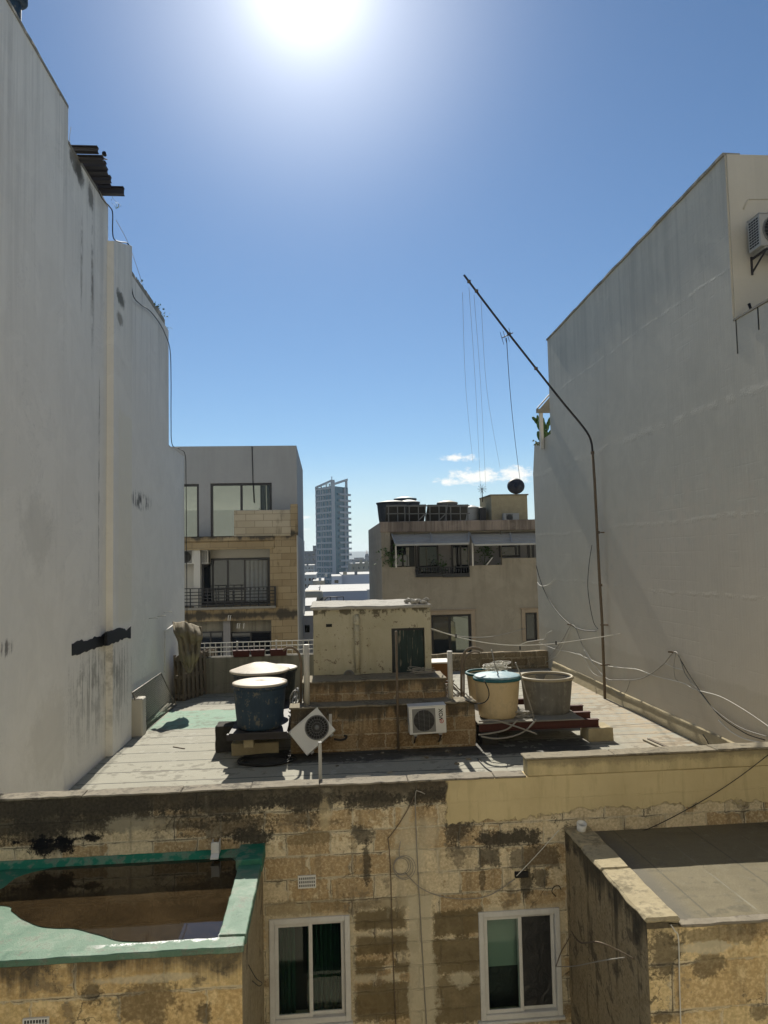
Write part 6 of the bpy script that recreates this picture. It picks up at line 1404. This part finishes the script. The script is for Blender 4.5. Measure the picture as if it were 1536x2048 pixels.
# ================================================================== top of the left wall: beams, tank, cables, weeds
X0 = LX-.6
for i, (xa, y0, xb, h) in enumerate(((146,292,196,12),(150,311,207,11),(165,322,212,13),(172,334,215,12),(184,351,222,12),(196,368,222,10),(196,373,248,16))):
    Y = PX(xa+2, y0, LX).y; Y += .25*0; p0, p1 = PY(xa-25, y0+h/2, Y+.35), PY(xb, y0+h/2, Y+.35); hh_ = h/1450*Y
    t = thing('steel_beam', ('short dark steel beam jutting out highest over the white wall', 'dark steel beam just below the highest one', 'dark steel beam under the lamp bracket', 'dark steel beam in the middle of the stack', 'dark steel beam above the lowest pair', 'stubby dark steel beam over the longest one', 'longest and lowest dark steel beam over the white wall')[i], 'beam', ((p0.x+p1.x)/2, Y+.35, p0.z), 'steel beams over the white wall')
    b = MB(); b.box(p0.x, Y+.30, p0.z-hh_/2, p1.x, Y+.40, p0.z-hh_/2+.015); b.box(p0.x, Y+.30, p0.z+hh_/2-.015, p1.x, Y+.40, p0.z+hh_/2); b.box(p0.x, Y+.34, p0.z-hh_/2+.0149, p1.x, Y+.36, p0.z+hh_/2-.0149); b.build('flange', M['dark_steel'], t)
c = PY(209, 308, PX(165, 322, LX).y+.3); t = thing('floodlight', 'tiny floodlight with ochre bracket on the steel beams', 'floodlight', c)
b = MB(); b.lathe([(0,-.03),(.03,-.03),(.035,.03),(0,.035)], (0,0,0), 12, Euler((math.radians(90),0,0)).to_matrix().to_4x4()); b.build('lamp_head', M['black'], t, local=True); b = MB(); b.box(-.04,-.01,-.06,-.02,.01,.01); b.prism([(-.06,0,-.09),(.05,0,-.09),(-.06,0,-.04)], (0,.02,0)); b.build('bracket', M['block_cream'], t, local=True)
c = PY(30, 40, 11.2); t = thing('water_tank', 'blue header tank on a pedestal high on the white wall', 'water tank', (c.x, 11.2, c.z-.4), 'blue tank'); 
b = MB(); b.lathe([(.06,-.5),(.085,-.4),(.09,.35),(.095,.5),(.0,.5)], (0,0,.25), 24); b.build('pedestal', M['tank_blue'], t, local=True); b = MB(); b.lathe([(0,.0),(.14,.0),(.18,.04),(.18,.35),(.15,.4),(0,.42)], (0,0,.66), 30); b.build('drum', M['tank_blue'], t, local=True)
del t['group']
wire('thick black cable draped along the stepped top of the white wall', [PX(x, y, LX+.02) for x, y in ((193,368),(203,395),(218,412),(225,425),(225,460),(228,478),(240,484),(255,487),(262,505),(261,545),(266,590),(280,608),(300,622),(318,645),(330,668),(340,700),(342,760),(342,840),(344,888),(357,897),(370,909),(372,960),(373,1100),(374,1240))], .011, 'black_cable', None, 'cable', 'cable')
wire('thin second cable looping beside the thick one on the pilaster', [PX(x, y, LX+.03) for x, y in ((257,488),(257,520),(260,548),(263,500),(258,489))], .007, 'black_cable', None, 'cable', 'cable')
wire('fine wire slanting off the white wall top', [PX(232, 440, LX+.02), PX(258, 490, LX+.03), PX(284, 565, LX+.04)], .005, 'grey_cable')
wire('thin wire curving up at the white wall corner', [PX(104, 160, LX+.0), PX(116, 175, LX+.02), PX(120, 192, LX+.02)], .005, 'grey_cable')
wire('thin wire standing on the white wall step', [PX(141, 292, LX-.05), PX(139, 275, LX-.04), PX(142, 254, LX-.03)], .004, 'grey_cable')
for i, (px, py, n, s) in enumerate(((276,566,26,.06),(309,614,34,.07),(323,630,20,.05),(331,660,14,.05),(232,411,10,.04))):
    c = PX(px, py, LX-.15); leafy(('green weed tuft on the parapet blocks, first below the pilaster','largest green weed tuft in the middle of the parapet blocks','pale weed tuft just past the largest one','small weed near the far end of the parapet blocks','tiny weed by the steel beams')[i], c+Vector((0,0,-.05)), .16, .2, .14, n, s, 'leaf' if i < 2 else 'leaf_dry', 20+i, 'weeds on the white wall', 'weed', 'weed', 3)
for i in range(3):
    a = PX((298,285,268)[i]+30, (1228,1236,1240)[i]-3, LX-.03); wire(('upper','middle','lower')[i]+' thin peg line stub poking from the white wall above the tarpaulin', [a, a+Vector((.18,-.25,.03)), a+Vector((.25,-.3,.02))], .007, 'grey_cable', 'line stubs')

for lab, pts, rad, mt in (('pale crinkled wire bunched where the grey wall meets the back parapet', ((1040,1290),(1055,1284),(1072,1281),(1088,1278),(1092,1268),(1104,1262)), .008, 'white_cable'),
    ('pale wire dipping in a loop beyond the open grey tank', ((1058,1305),(1070,1318),(1088,1325),(1102,1318),(1118,1305),(1140,1258)), .008, 'white_cable'),
    ('thin wire hanging straight from the right cable peg', ((1352,1306),(1348,1330),(1350,1355),(1356,1362)), .006, 'grey_cable'),
    ('pale wire bridging the two slack cables below the right peg', ((1330,1326),(1345,1334),(1366,1340)), .007, 'white_cable'),
    ('thin grey wire trailing down to the foot of the bent mast', ((1208,1353),(1222,1375),(1240,1392),(1252,1384),(1260,1362)), .006, 'grey_cable'),
    ('second pale cable sagging beside the long white one', ((1150,1308),(1165,1312),(1185,1345),(1204,1354)), .007, 'white_cable'),
    ('frayed dark cable following the loop down from the right peg', ((1356,1310),(1376,1345),(1406,1390),(1440,1432),(1490,1466),(1530,1480)), .008, 'black_cable')):
    wire(lab, wx(pts), rad, mt)
# ================================================================== thin sea air that pales the far tower and hills
hzm = bpy.data.materials.new('thin_air'); hzm.use_nodes = True; hn = hzm.node_tree
for q in list(hn.nodes):
    if q.type != 'OUTPUT_MATERIAL': hn.nodes.remove(q)
pv = hn.nodes.new('ShaderNodeVolumePrincipled'); pv.inputs['Color'].default_value = (.80, .90, 1, 1); pv.inputs['Density'].default_value = .00013; pv.inputs['Anisotropy'].default_value = .3
hn.links.new(pv.outputs[0], hn.nodes['Material Output'].inputs['Volume'])
b = MB(); b.box(-2700, -60, GROUND-6, 2700, 4300, 75); o = b.build('haze', hzm); o['kind'] = 'stuff'
